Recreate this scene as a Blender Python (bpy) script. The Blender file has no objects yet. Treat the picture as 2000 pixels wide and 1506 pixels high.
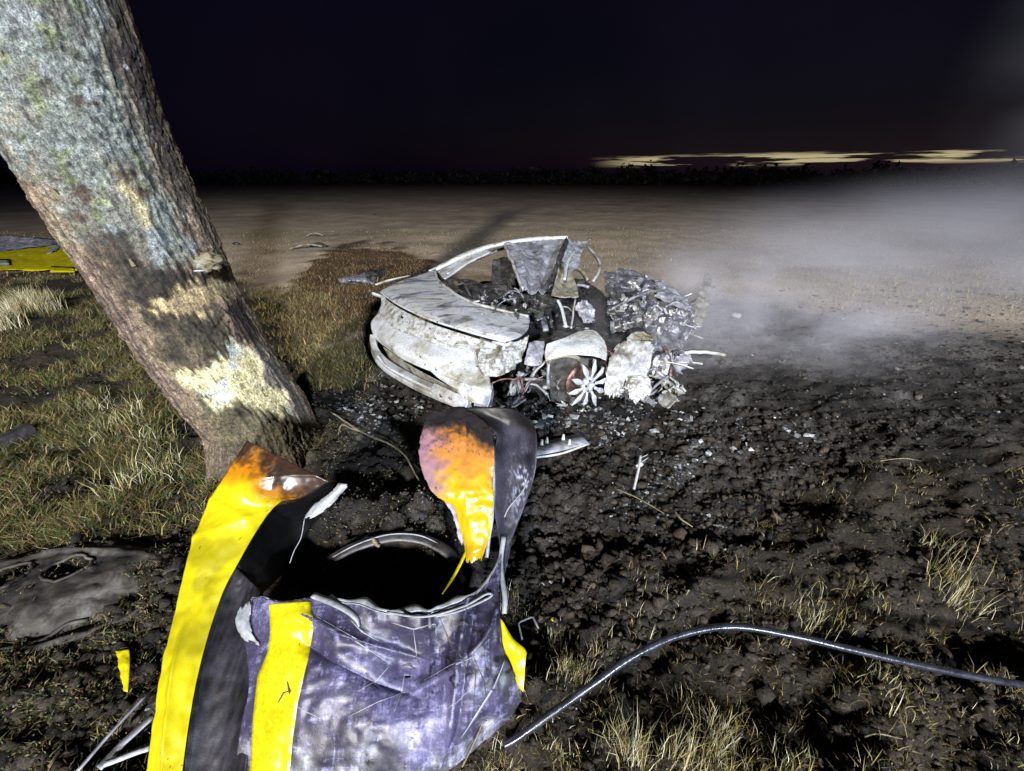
import bpy, bmesh, math, random
import numpy as np
from mathutils import Vector, Matrix, noise as mnoise
from mathutils.bvhtree import BVHTree

random.seed(7)
rng = np.random.default_rng(7)
scene = bpy.context.scene
COL = scene.collection
R = math.radians

# ------------------------------------------------------------------ camera
FPX, CAMH = 809.0, 2.0                     # focal length in photo pixels, eye height in metres
PITCH = math.atan(403 / FPX)
cam_d = bpy.data.cameras.new('camera')
cam = bpy.data.objects.new('camera', cam_d)
COL.objects.link(cam)
cam.location = (0, 0, CAMH)
cam.rotation_euler = (R(90) - PITCH, 0, 0)
cam_d.sensor_width = 36
cam_d.lens = 36 * FPX / 2000
cam_d.clip_start = 0.02
cam_d.clip_end = 6000
scene.camera = cam

# ------------------------------------------------------------------ world: night sky with a last slit of twilight
world = bpy.data.worlds.new('World')
scene.world = world
world.use_nodes = True
wt = world.node_tree
wn, wl = wt.nodes, wt.links
wn.clear()
w_out = wn.new('ShaderNodeOutputWorld')
bg = wn.new('ShaderNodeBackground')
wl.new(bg.outputs[0], w_out.inputs[0])
tc = wn.new('ShaderNodeTexCoord')
sep = wn.new('ShaderNodeSeparateXYZ')
wl.new(tc.outputs['Generated'], sep.inputs[0])


def wm(op, a, b=None, c=None):
    n = wn.new('ShaderNodeMath'); n.operation = op
    for i, v in enumerate((a, b, c)):
        if v is None: continue
        if isinstance(v, (int, float)): n.inputs[i].default_value = v
        else: wl.new(v, n.inputs[i])
    return n.outputs[0]


def wsmooth(v, a, b):
    n = wn.new('ShaderNodeMapRange'); n.interpolation_type = 'SMOOTHSTEP'
    wl.new(v, n.inputs[0]); n.inputs[1].default_value = a; n.inputs[2].default_value = b
    return n.outputs[0]


az = wm('MULTIPLY', wm('ARCTAN2', sep.outputs[0], sep.outputs[1]), 57.2958)
el = wm('MULTIPLY', wm('ARCSINE', sep.outputs[2]), 57.2958)
cmb = wn.new('ShaderNodeCombineXYZ')
wl.new(wm('MULTIPLY', az, 0.11), cmb.inputs[0])
wl.new(wm('MULTIPLY', el, 1.9), cmb.inputs[1])
cn = wn.new('ShaderNodeTexNoise'); cn.inputs['Scale'].default_value = 1.0; cn.inputs['Detail'].default_value = 4
cn.inputs['Roughness'].default_value = 0.55
wl.new(cmb.outputs[0], cn.inputs['Vector'])
slit = wsmooth(cn.outputs[0], 0.49, 0.56)
# the gap under the cloud deck: a thin band above the horizon, over the sunset azimuth
top = wm('ADD', 2.25, wm('MULTIPLY', wm('SUBTRACT', cn.outputs[0], 0.5), 1.2))
band = wm('MULTIPLY', wsmooth(el, 1.15, 1.6), wm('SUBTRACT', 1.0, wsmooth(wm('SUBTRACT', el, top), -0.25, 0.25)))
sect = wm('MULTIPLY', wsmooth(az, 9, 17), wm('SUBTRACT', 1.0, wsmooth(az, 75, 110)))
glow = wm('MULTIPLY', wm('MULTIPLY', slit, band), sect)
sky = wn.new('ShaderNodeTexSky'); sky.sky_type = 'NISHITA'; sky.sun_disc = False
sky.sun_elevation = R(-4); sky.sun_rotation = R(40)
deck = wn.new('ShaderNodeTexNoise'); deck.inputs['Scale'].default_value = 2.2; deck.inputs['Detail'].default_value = 5
wl.new(tc.outputs['Generated'], deck.inputs['Vector'])
ramp = wn.new('ShaderNodeValToRGB')
ramp.color_ramp.elements[0].color = (0.0010, 0.0008, 0.0040, 1)
ramp.color_ramp.elements[1].color = (0.0034, 0.0022, 0.0075, 1)
ramp.color_ramp.elements[0].position = 0.35; ramp.color_ramp.elements[1].position = 0.7
wl.new(deck.outputs[0], ramp.inputs[0])
sc_n = wn.new('ShaderNodeMixRGB'); sc_n.blend_type = 'ADD'; sc_n.inputs[0].default_value = 0.02
wl.new(ramp.outputs[0], sc_n.inputs[1]); wl.new(sky.outputs[0], sc_n.inputs[2])
mixg = wn.new('ShaderNodeMixRGB')
wl.new(glow, mixg.inputs[0]); wl.new(sc_n.outputs[0], mixg.inputs[1])
mixg.inputs[2].default_value = (0.46, 0.39, 0.22, 1)
hal = wm('MULTIPLY', wm('SUBTRACT', 1.0, wsmooth(wm('ABSOLUTE', wm('SUBTRACT', el, 1.8)), 0.0, 3.5)), wsmooth(az, -5, 40))
mixh = wn.new('ShaderNodeMixRGB'); mixh.blend_type = 'ADD'; wl.new(hal, mixh.inputs[0]); wl.new(sc_n.outputs[0], mixh.inputs[1]); mixh.inputs[2].default_value = (0.0035, 0.0025, 0.003, 1)
wl.new(mixh.outputs[0], mixg.inputs[1])
wl.new(mixg.outputs[0], bg.inputs[0])
bg.inputs[1].default_value = 1.0

# ------------------------------------------------------------------ the fire crew's two floodlights, well behind the camera
for loc_, aim_, watt, tint in [((-5.0, -25.0, 13.0), (3.0, 24.0, 0.0), 84000, (1.0, 0.97, 0.93)), ((11.0, -24.0, 11.0), (-3.0, 24.0, 0.0), 74000, (0.74, 0.84, 1.0))]:
    fl_d = bpy.data.lights.new('floodlight', 'SPOT')
    fl = bpy.data.objects.new('floodlight', fl_d)
    COL.objects.link(fl)
    fl.location = loc_
    fl.rotation_euler = (Vector(aim_) - fl.location).to_track_quat('-Z', 'Y').to_euler()
    fl_d.energy = watt
    fl_d.color = tint
    fl_d.spot_size = R(80)
    fl_d.spot_blend = 1.0
    fl_d.shadow_soft_size = 0.75

# ------------------------------------------------------------------ exposure and render set-up
vs = scene.view_settings
vs.view_transform = 'Standard'; vs.look = 'None'; vs.exposure = 0.0; vs.gamma = 1.0
vs.use_curve_mapping = False
cy = scene.cycles
cy.use_denoising = True
cy.max_bounces = 5; cy.diffuse_bounces = 2; cy.glossy_bounces = 3; cy.transmission_bounces = 2
cy.volume_bounces = 0
cy.volume_step_rate = 1.0; cy.volume_max_steps = 96
cy.sample_clamp_indirect = 4.0


# ================================================================== helpers
def ray(px, py):
    c, s = math.cos(PITCH), math.sin(PITCH)
    u = (px - 1000) / FPX; v = (753 - py) / FPX
    return Vector((u, c + v * s, -s + v * c))


def G(px, py, z=0.0):
    d = ray(px, py); t = (z - CAMH) / d.z
    return Vector((d.x * t, d.y * t, z))


def YP(px, py, y):
    d = ray(px, py); t = y / d.y
    return Vector((d.x * t, y, CAMH + d.z * t))


def P(t):
    if len(t) == 4: return YP(t[0], t[1], t[2])
    return G(*t)


def proj(x, y, z):
    c, s = math.cos(PITCH), math.sin(PITCH)
    dz = z - CAMH
    dep = np.maximum(y * c - dz * s, 1e-3); up = y * s + dz * c
    return 1000 + FPX * x / dep, 753 - FPX * up / dep


# ---- numpy noise
def _hash(i, j, k):
    h = (i * 374761393 + j * 668265263 + k * 2147483647 + 1013904223) & 0xFFFFFFFF
    h = ((h ^ (h >> 13)) * 1274126177) & 0xFFFFFFFF
    h = h ^ (h >> 16)
    return (h & 0xFFFF) / 65535.0


def vnoise(x, y, z=0.0):
    x = np.asarray(x, float); y = np.asarray(y, float); z = np.zeros_like(x) + z
    xi, yi, zi = np.floor(x).astype(np.int64), np.floor(y).astype(np.int64), np.floor(z).astype(np.int64)
    fx, fy, fz = x - xi, y - yi, z - zi
    fx = fx * fx * (3 - 2 * fx); fy = fy * fy * (3 - 2 * fy); fz = fz * fz * (3 - 2 * fz)
    r = 0
    for a in (0, 1):
        for b in (0, 1):
            for c in (0, 1):
                w = (fx if a else 1 - fx) * (fy if b else 1 - fy) * (fz if c else 1 - fz)
                r = r + w * _hash(xi + a, yi + b, zi + c)
    return r * 2 - 1


def fbm(x, y, z=0.0, o=4, g=0.5):
    r = 0; a = 1.0; f = 1.0
    for i in range(o):
        r = r + a * vnoise(np.asarray(x) * f + 17.3 * i, np.asarray(y) * f - 9.1 * i, np.asarray(z) * f + 3.7 * i)
        a *= g; f *= 2.03
    return r


def sstep(a, b, v):
    t = np.clip((v - a) / (b - a), 0, 1)
    return t * t * (3 - 2 * t)


def polymask(x, y, poly, soft):
    """1 inside the polygon, fading over soft on both sides of its edge"""
    x = np.asarray(x, float); y = np.asarray(y, float)
    inside = np.zeros(x.shape, bool); d2 = np.full(x.shape, 1e18)
    n = len(poly)
    for i in range(n):
        x0, y0 = poly[i]; x1, y1 = poly[(i + 1) % n]
        dx, dy = x1 - x0, y1 - y0
        t = np.clip(((x - x0) * dx + (y - y0) * dy) / (dx * dx + dy * dy + 1e-9), 0, 1)
        d2 = np.minimum(d2, (x - x0 - t * dx) ** 2 + (y - y0 - t * dy) ** 2)
        if y0 != y1:
            cr = ((y0 > y) != (y1 > y)) & (x < (x1 - x0) * (y - y0) / (y1 - y0) + x0)
            inside ^= cr
    d = np.sqrt(d2) * np.where(inside, 1, -1)
    return sstep(-soft, soft, d)


# ---- tagging
def tag(o, label=None, cat=None, group=None, kind=None):
    if label: o['label'] = label
    if cat: o['category'] = cat
    if group: o['group'] = group
    if kind: o['kind'] = kind
    return o


def thing(name, loc, label, cat, group=None):
    o = bpy.data.objects.new(name, None); COL.objects.link(o)
    o.location = loc; o.empty_display_size = 0.1
    return tag(o, label, cat, group)


def root_loc(p):
    v = Vector((0, 0, 0))
    while p is not None:
        v = v + p.location; p = p.parent
    return v


def mesh_obj(name, verts, faces, mat, parent=None, smooth=True, cols=None, uvs=None, thick=0, bevel=0, sub=0, loc=None):
    verts = np.asarray(verts, float)
    off = np.array(root_loc(parent)) if parent is not None else (np.array(loc) if loc is not None else np.zeros(3))
    me = bpy.data.meshes.new(name)
    me.from_pydata((verts - off).tolist(), [], [tuple(map(int, f)) for f in faces])
    if cols is not None: set_cols(me, cols)
    if smooth: me.polygons.foreach_set('use_smooth', np.ones(len(me.polygons), bool))
    me.materials.append(mat)
    me.update()
    o = bpy.data.objects.new(name, me); COL.objects.link(o)
    if parent is not None: o.parent = parent
    elif loc is not None: o.location = loc
    if sub:
        m = o.modifiers.new('sub', 'SUBSURF'); m.levels = sub; m.render_levels = sub
    if thick:
        m = o.modifiers.new('solid', 'SOLIDIFY'); m.thickness = thick; m.offset = -1
    if bevel:
        m = o.modifiers.new('bevel', 'BEVEL'); m.width = bevel; m.segments = 2
    return o


def set_cols(me, cols):
    cols = np.asarray(cols, float)
    if cols.shape[1] == 3: cols = np.hstack([cols, np.ones((len(cols), 1))])
    at = me.color_attributes.new('Col', 'FLOAT_COLOR', 'POINT')
    at.data.foreach_set('color', cols.astype(np.float32).ravel())


def fast_mesh(name, verts, tris, mat, cols=None, smooth=False):
    """big triangle soups"""
    me = bpy.data.meshes.new(name)
    nv, nf = len(verts), len(tris)
    k = tris.shape[1]
    me.vertices.add(nv); me.vertices.foreach_set('co', np.asarray(verts, np.float32).ravel())
    me.loops.add(nf * k); me.loops.foreach_set('vertex_index', np.asarray(tris, np.int32).ravel())
    me.polygons.add(nf)
    me.polygons.foreach_set('loop_start', np.arange(nf, dtype=np.int32) * k)
    me.polygons.foreach_set('use_smooth', np.full(nf, smooth, bool))
    me.update(calc_edges=True)
    if cols is not None: set_cols(me, cols)
    me.materials.append(mat)
    o = bpy.data.objects.new(name, me); COL.objects.link(o)
    return o


# ---- curves and nets
def crom(pts, n):
    pts = np.asarray(pts, float); m = len(pts)
    if m == 2:
        t = np.linspace(0, 1, n)[:, None]; return pts[0] * (1 - t) + pts[1] * t
    e = np.vstack([2 * pts[0] - pts[1], pts, 2 * pts[-1] - pts[-2]])
    t = np.linspace(0, m - 1, n); i = np.minimum(t.astype(int), m - 2); f = (t - i)[:, None]
    p0, p1, p2, p3 = e[i], e[i + 1], e[i + 2], e[i + 3]
    return 0.5 * (2 * p1 + (p2 - p0) * f + (2 * p0 - 5 * p1 + 4 * p2 - p3) * f ** 2 + (3 * p1 - p0 - 3 * p2 + p3) * f ** 3)


def lin(pts, n):
    pts = np.asarray(pts, float); t = np.linspace(0, len(pts) - 1, n)
    i = np.minimum(t.astype(int), len(pts) - 2); f = (t - i)[:, None]
    return pts[i] * (1 - f) + pts[i + 1] * f


def net(rows, nu, nv, lint=False):
    f = lin if lint else crom
    a = np.array([f([P(p) for p in r], nu) for r in rows])           # rows x nu x 3
    return np.stack([f(a[:, j], nv) for j in range(nu)], 1)          # nv x nu x 3


def grid_normals(g):
    du = np.gradient(g, axis=1); dv = np.gradient(g, axis=0)
    n = np.cross(du, dv); return n / (np.linalg.norm(n, axis=2, keepdims=True) + 1e-9)


def crumple(g, amp, sc, seed=0.0, sharp=True):
    n = grid_normals(g); x, y, z = g[..., 0] * sc + seed, g[..., 1] * sc - seed, g[..., 2] * sc
    if sharp:
        d = np.abs(vnoise(x, y, z)) * 1.2 + 0.6 * np.abs(vnoise(x * 2.3 + 5, y * 2.3, z * 2.3)) - 0.5 + 0.3 * vnoise(x * 5, y * 5, z * 5)
    else:
        d = fbm(x, y, z, 3)
    return g + n * (amp * d)[..., None]


def grid_faces(nv, nu, kill=None):
    f = []
    for i in range(nv - 1):
        for j in range(nu - 1):
            if kill is not None and kill[i, j]: continue
            a = i * nu + j
            f.append((a, a + 1, a + nu + 1, a + nu))
    return f


def sheet(name, rows, mat, parent, n=(24, 24), crum=(0.006, 8), thick=0.003, holes=(), ragged=0.0, seed=0.0,
          colf=None, sharp=True, lint=False, g=None):
    nu, nv = n
    if g is None: g = net(rows, nu, nv, lint)
    if crum and crum[0]: g = crumple(g, crum[0], crum[1], seed + 1.7, sharp)
    v, u = np.meshgrid(np.linspace(0, 1, nv), np.linspace(0, 1, nu), indexing='ij')
    kill = None
    uc = (u[:-1, :-1] + u[1:, 1:]) / 2; vc = (v[:-1, :-1] + v[1:, 1:]) / 2
    kill = np.zeros(uc.shape, bool)
    for (hu, hv, ru, rv) in holes:
        kill |= ((uc - hu) / ru) ** 2 + ((vc - hv) / rv) ** 2 < 1
    if ragged:
        e = np.minimum(np.minimum(uc, 1 - uc), np.minimum(vc, 1 - vc))
        nn = fbm(uc * 9 + seed, vc * 9 - seed, seed, 3)
        kill |= e < ragged * (0.35 + 0.75 * nn)
    cols = None
    if colf is not None: cols = colf(u.ravel(), v.ravel(), g.reshape(-1, 3))
    return mesh_obj(name, g.reshape(-1, 3), grid_faces(nv, nu, kill), mat, parent, cols=cols, thick=thick)


def sweep(name, pts, sec, mat, parent=None, n=None, scale=None, loc=None, smooth=True, colf=None, up=(0, 0, 1), wob=0, interp=True, bevel=0):
    """sweep a closed section (list of (a,b)) along world points; a runs sideways, b runs up"""
    pts = np.array([tuple(P(p)) if not isinstance(p, Vector) else tuple(p) for p in pts])
    n = n or max(2, len(pts) * 5)
    c = crom(pts, n) if interp else lin(pts, n)
    if wob: c = c + wob * np.stack([fbm(c[:, 0] * 6 + k, c[:, 1] * 6, c[:, 2] * 6, 2) for k in (0, 7, 13)], 1)
    sc = np.ones(n) if scale is None else np.interp(np.linspace(0, 1, n), np.linspace(0, 1, len(scale)), scale)
    t = np.gradient(c, axis=0); t /= np.linalg.norm(t, axis=1, keepdims=True) + 1e-9
    up0 = np.array(up, float)
    vs_, fs = [], []
    m = len(sec)
    side_prev = None
    for i in range(n):
        s = np.cross(t[i], up0)
        if np.linalg.norm(s) < 0.15: s = side_prev if side_prev is not None else np.cross(t[i], (0.3, 0.9, 0.1))
        s = s / np.linalg.norm(s); side_prev = s
        b = np.cross(s, t[i])
        for (a_, b_) in sec: vs_.append(c[i] + sc[i] * (a_ * s + b_ * b))
    for i in range(n - 1):
        for j in range(m):
            fs.append((i * m + j, i * m + (j + 1) % m, (i + 1) * m + (j + 1) % m, (i + 1) * m + j))
    fs.append(tuple(range(m))[::-1]); fs.append(tuple((n - 1) * m + k for k in range(m)))
    cols = colf(np.array(vs_)) if colf else None
    return mesh_obj(name, vs_, fs, mat, parent, smooth=smooth, loc=loc, cols=cols, bevel=bevel)


def circ(r, k=8): return [(r * math.cos(2 * math.pi * i / k), r * math.sin(2 * math.pi * i / k)) for i in range(k)]
def rect(w, h): return [(-w / 2, -h / 2), (w / 2, -h / 2), (w / 2, h / 2), (-w / 2, h / 2)]
def chan(w, h): return [(-w/2, -h/2), (w/2, -h/2), (w/2, -h/4), (w*.3, -h*.1), (w*.5, h*.1), (w/2, h/2), (-w/2, h/2), (-w/2, h*.2), (-w*.3, 0), (-w/2, -h*.2)]


def lump(name, c, size, mat, parent=None, sub=3, amp=0.25, sc=3.0, seed=0.0, rot=0.0, loc=None):
    bm = bmesh.new(); bmesh.ops.create_icosphere(bm, subdivisions=sub, radius=1)
    c = Vector(c); vs_ = []
    M = Matrix.Rotation(rot, 3, 'Z')
    for v in bm.verts:
        q = v.co.copy()
        k = 1 + amp * (abs(mnoise.noise(q * sc * 0.5 + Vector((seed, 0, 0)))) * 2 - 0.5 + 0.5 * mnoise.noise(q * sc + Vector((0, seed, 0))))
        q = q * k
        q = M @ Vector((q.x * size[0], q.y * size[1], q.z * size[2]))
        vs_.append(tuple(c + q))
    fs = [[v.index for v in f.verts] for f in bm.faces]
    bm.free()
    return mesh_obj(name, vs_, fs, mat, parent, smooth=False if sub < 2 else True, loc=loc)


# ---- materials
def new_mat(name):
    m = bpy.data.materials.new(name); m.use_nodes = True
    nt = m.node_tree
    return m, nt, nt.nodes['Principled BSDF']


def ramp_node(nt, stops, src):
    r = nt.nodes.new('ShaderNodeValToRGB'); e = r.color_ramp.elements
    while len(e) < len(stops): e.new(0.5)
    for i, (p, c) in enumerate(stops):
        e[i].position = p; e[i].color = (*c, 1)
    nt.links.new(src, r.inputs[0]); return r.outputs[0]


def tex(nt, scale, detail=5, rough=0.55, vec=None, kind='ShaderNodeTexNoise', dist=0.0):
    n = nt.nodes.new(kind); n.inputs['Scale'].default_value = scale
    if 'Detail' in n.inputs: n.inputs['Detail'].default_value = detail
    if 'Roughness' in n.inputs: n.inputs['Roughness'].default_value = rough
    if 'Distortion' in n.inputs: n.inputs['Distortion'].default_value = dist
    if vec is None:
        t = nt.nodes.new('ShaderNodeTexCoord'); vec = t.outputs['Object']
    nt.links.new(vec, n.inputs['Vector'])
    return n


def stretch(nt, s):
    t = nt.nodes.new('ShaderNodeTexCoord'); m = nt.nodes.new('ShaderNodeMapping')
    m.inputs['Scale'].default_value = s
    nt.links.new(t.outputs['Object'], m.inputs['Vector']); return m.outputs[0]


def add_bump(nt, bs, src, strength, dist):
    b = nt.nodes.new('ShaderNodeBump'); b.inputs['Strength'].default_value = strength; b.inputs['Distance'].default_value = dist
    nt.links.new(src, b.inputs['Height']); nt.links.new(b.outputs[0], bs.inputs['Normal'])


def stained(name, stops, scale=6, rough=(0.45, 0.8), metal=0.0, bump=0.4, bd=0.004, fine=60, sp=0.5, vec=None, spots=None, k=1.0):
    m, nt, bs = new_mat(name)
    stops = [(p, tuple(min(1, x * k) for x in c)) for p, c in stops]
    n1 = tex(nt, scale, 7, 0.62, dist=0.6, vec=stretch(nt, vec) if vec else None)
    n2 = tex(nt, fine, 4, 0.6)
    c = ramp_node(nt, stops, n1.outputs[0])
    mul = nt.nodes.new('ShaderNodeMixRGB'); mul.blend_type = 'MULTIPLY'; mul.inputs[0].default_value = 0.55
    nt.links.new(c, mul.inputs[1])
    nt.links.new(ramp_node(nt, [(0.3, (0.45, 0.45, 0.45)), (0.65, (1.15, 1.15, 1.15))], n2.outputs[0]), mul.inputs[2])
    out = mul.outputs[0]
    if spots:                                                # small specks of another colour: (scale, threshold, colour)
        n3 = tex(nt, spots[0], 3, 0.5)
        mx = nt.nodes.new('ShaderNodeMixRGB'); nt.links.new(out, mx.inputs[1]); mx.inputs[2].default_value = (*spots[2], 1)
        nt.links.new(ramp_node(nt, [(spots[1], (0, 0, 0)), (spots[1] + 0.03, (1, 1, 1))], n3.outputs[0]), mx.inputs[0])
        out = mx.outputs[0]
    nt.links.new(out, bs.inputs['Base Color'])
    mr = nt.nodes.new('ShaderNodeMapRange'); nt.links.new(n1.outputs[0], mr.inputs[0])
    mr.inputs[1].default_value = 0.3; mr.inputs[2].default_value = 0.7
    mr.inputs[3].default_value = rough[0]; mr.inputs[4].default_value = rough[1]
    nt.links.new(mr.outputs[0], bs.inputs['Roughness'])
    bs.inputs['Metallic'].default_value = metal
    bs.inputs['Specular IOR Level'].default_value = sp
    add_bump(nt, bs, n2.outputs[0], bump, bd)
    return m


def vcol(name, rough=0.8, sp=0.3, fine=40, mix=0.6, bump=0.5, bd=0.005, metal=0.0, coat=0.0, fine2=None, lo=0.4, hi=1.3, vec=None, transl=0):
    m, nt, bs = new_mat(name)
    a = nt.nodes.new('ShaderNodeAttribute'); a.attribute_name = 'Col'
    n = tex(nt, fine, 6, 0.65, vec=stretch(nt, vec) if vec else None)
    mul = nt.nodes.new('ShaderNodeMixRGB'); mul.blend_type = 'MULTIPLY'; mul.inputs[0].default_value = mix
    nt.links.new(a.outputs['Color'], mul.inputs[1])
    nt.links.new(ramp_node(nt, [(0.32, (lo,) * 3), (0.68, (hi,) * 3)], n.outputs[0]), mul.inputs[2])
    out = mul.outputs[0]
    if fine2:
        n2 = tex(nt, fine2, 4, 0.6)
        m2 = nt.nodes.new('ShaderNodeMixRGB'); m2.blend_type = 'MULTIPLY'; m2.inputs[0].default_value = mix
        nt.links.new(out, m2.inputs[1])
        nt.links.new(ramp_node(nt, [(0.35, (lo,) * 3), (0.65, (hi,) * 3)], n2.outputs[0]), m2.inputs[2]); out = m2.outputs[0]
    nt.links.new(out, bs.inputs['Base Color'])
    bs.inputs['Roughness'].default_value = rough; bs.inputs['Specular IOR Level'].default_value = sp
    bs.inputs['Metallic'].default_value = metal
    bs.inputs['Coat Weight'].default_value = coat
    if bump: add_bump(nt, bs, n.outputs[0], bump, bd)
    return m


M = {}
M['ash'] = stained('burnt_pale_metal', [(0.26, (0.10, 0.09, 0.085)), (0.40, (0.34, 0.32, 0.27)), (0.52, (0.62, 0.62, 0.62)), (0.66, (0.50, 0.50, 0.55)), (0.8, (0.30, 0.27, 0.17))], 4.5, (0.4, 0.75), 0.25, 0.35, k=0.62)
M['ash_white'] = stained('burnt_white_metal', [(0.28, (0.20, 0.18, 0.13)), (0.40, (0.5, 0.47, 0.38)), (0.50, (0.66, 0.67, 0.68)), (0.7, (0.80, 0.81, 0.84))], 5, (0.35, 0.6), 0.2, 0.25, spots=(26, 0.68, (0.07, 0.06, 0.05)), k=0.66)
M['ash_spot'] = stained('burnt_spotted_metal', [(0.25, (0.14, 0.13, 0.10)), (0.40, (0.33, 0.31, 0.26)), (0.50, (0.62, 0.63, 0.64)), (0.60, (0.34, 0.32, 0.26)), (0.70, (0.10, 0.085, 0.06))], 9, (0.45, 0.8), 0.15, 0.5, spots=(38, 0.66, (0.03, 0.027, 0.02)), k=0.62)
M['lid'] = stained('burnt_lid_metal', [(0.32, (0.035, 0.033, 0.032)), (0.42, (0.22, 0.22, 0.23)), (0.52, (0.56, 0.57, 0.61)), (0.60, (0.46, 0.44, 0.38)), (0.66, (0.20, 0.16, 0.10)), (0.74, (0.42, 0.42, 0.45))], 3.2, (0.42, 0.7), 0.2, 0.25, vec=(0.8, 2.2, 2), k=0.66)
M['grey'] = stained('burnt_grey_metal', [(0.3, (0.06, 0.06, 0.065)), (0.5, (0.26, 0.26, 0.29)), (0.7, (0.46, 0.46, 0.52))], 7, (0.4, 0.75), 0.35, 0.4, k=0.85)
M['soot'] = stained('soot_black_metal', [(0.35, (0.008, 0.008, 0.008)), (0.55, (0.03, 0.028, 0.026)), (0.75, (0.13, 0.12, 0.11))], 12, (0.5, 0.85), 0.1, 0.6)
M['dark'] = stained('sooty_grey_metal', [(0.35, (0.015, 0.015, 0.017)), (0.52, (0.07, 0.07, 0.08)), (0.7, (0.22, 0.21, 0.24))], 11, (0.5, 0.8), 0.1, 0.6)
M['ochre'] = stained('ochre_burnt_metal', [(0.3, (0.03, 0.028, 0.02)), (0.42, (0.34, 0.28, 0.14)), (0.55, (0.5, 0.48, 0.42)), (0.7, (0.62, 0.60, 0.56)), (0.8, (0.2, 0.16, 0.08))], 9, (0.5, 0.8), 0.1, 0.4, k=0.42)
M['copper'] = stained('bare_copper', [(0.38, (0.03, 0.022, 0.02)), (0.52, (0.16, 0.085, 0.07)), (0.72, (0.34, 0.23, 0.21))], 16, (0.35, 0.6), 0.5, 0.3)
M['alloy'] = stained('burnt_alloy', [(0.3, (0.40, 0.40, 0.43)), (0.6, (0.74, 0.75, 0.80))], 14, (0.4, 0.6), 0.15, 0.4, spots=(30, 0.66, (0.10, 0.10, 0.11)), k=0.62)
M['rubber'] = stained('black_rubber', [(0.3, (0.008, 0.008, 0.011)), (0.7, (0.032, 0.032, 0.045))], 18, (0.20, 0.34), 0.0, 0.35, sp=0.6)
M['plastic'] = stained('black_plastic', [(0.3, (0.012, 0.012, 0.014)), (0.7, (0.06, 0.055, 0.055))], 14, (0.3, 0.6), 0.0, 0.4)
M['yellow'] = stained('yellow_vinyl', [(0.3, (0.52, 0.42, 0.005)), (0.6, (0.68, 0.58, 0.006))], 5, (0.20, 0.36), 0.0, 0.12, spots=(55, 0.72, (0.05, 0.04, 0.01)), k=0.66)
M['primer'] = stained('pale_primer', [(0.3, (0.34, 0.36, 0.40)), (0.65, (0.66, 0.68, 0.72))], 12, (0.4, 0.6), 0.1, 0.2, k=0.40)
M['stick'] = stained('dry_stick', [(0.3, (0.10, 0.075, 0.04)), (0.7, (0.34, 0.28, 0.17))], 20, (0.7, 0.9), 0.0, 0.5, k=0.7)
M['chalk'] = stained('white_chunk', [(0.3, (0.45, 0.46, 0.45)), (0.7, (0.8, 0.82, 0.82))], 20, (0.7, 0.9), 0.0, 0.5, k=0.5)
M['mud'] = stained('mud_on_plastic', [(0.42, (0.010, 0.008, 0.006)), (0.55, (0.030, 0.025, 0.019)), (0.74, (0.13, 0.12, 0.108))], 6, (0.6, 0.9), 0.0, 0.6)
M['ground'] = vcol('earth', 0.9, 0.25, 26, 0.75, 0.9, 0.02, fine2=95, lo=0.25, hi=1.5)
M['clod'] = vcol('clod', 0.85, 0.25, 90, 0.9, 1.0, 0.012, lo=0.2, hi=1.6)
M['blade'] = vcol('grass_blade', 0.55, 0.4, 30, 0.3, 0)
M['leafmat'] = vcol('leaf', 0.6, 0.4, 30, 0.3, 0)
M['bark'] = vcol('bark', 0.75, 0.35, 45, 0.85, 1.0, 0.012, lo=0.25, hi=1.5, fine2=130)
M['paint'] = vcol('scuffed_paint', 0.42, 0.28, 110, 0.6, 0.3, 0.002, metal=0.1, lo=0.4, hi=1.5)
def scuff_mat():
    m = vcol('scuffed_front_paint', 0.42, 0.42, 120, 0.6, 0.35, 0.002, metal=0.1, lo=0.4, hi=1.5)
    nt = m.node_tree; bs = nt.nodes['Principled BSDF']
    src = bs.inputs['Base Color'].links[0].from_socket
    tot = None
    for sc, rz in (((26, 5, 6), 0.9), ((5, 34, 22), -0.5), ((11, 11, 11), 0.0)):
        t = nt.nodes.new('ShaderNodeTexCoord'); mp = nt.nodes.new('ShaderNodeMapping'); mp.inputs['Scale'].default_value = sc; mp.inputs['Rotation'].default_value = (0.3, 0.2, rz)
        nt.links.new(t.outputs['Object'], mp.inputs['Vector'])
        n = tex(nt, 1.0, 12, 0.70, vec=mp.outputs[0], dist=1.4)
        if tot is None: tot = n.outputs[0]
        else:
            a = nt.nodes.new('ShaderNodeMath'); a.operation = 'ADD'; nt.links.new(tot, a.inputs[0]); nt.links.new(n.outputs[0], a.inputs[1]); tot = a.outputs[0]
    lum = nt.nodes.new('ShaderNodeRGBToBW'); nt.links.new(src, lum.inputs[0])
    a = nt.nodes.new('ShaderNodeMath'); a.operation = 'MULTIPLY_ADD'; nt.links.new(lum.outputs[0], a.inputs[0]); a.inputs[1].default_value = 1.5; nt.links.new(tot, a.inputs[2])
    d = nt.nodes.new('ShaderNodeMath'); d.operation = 'DIVIDE'; nt.links.new(a.outputs[0], d.inputs[0]); d.inputs[1].default_value = 3.0
    mx = nt.nodes.new('ShaderNodeMixRGB'); nt.links.new(src, mx.inputs[1]); mx.inputs[2].default_value = (0.42, 0.41, 0.70, 1)  # scuff colour also carries the blue cast of the emergency lights
    nt.links.new(ramp_node(nt, [(0.53, (0, 0, 0)), (0.59, (0.22, 0.22, 0.22)), (0.68, (0.95, 0.95, 0.95))], d.outputs[0]), mx.inputs[0])
    nt.links.new(mx.outputs[0], bs.inputs['Base Color'])
    return m


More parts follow.
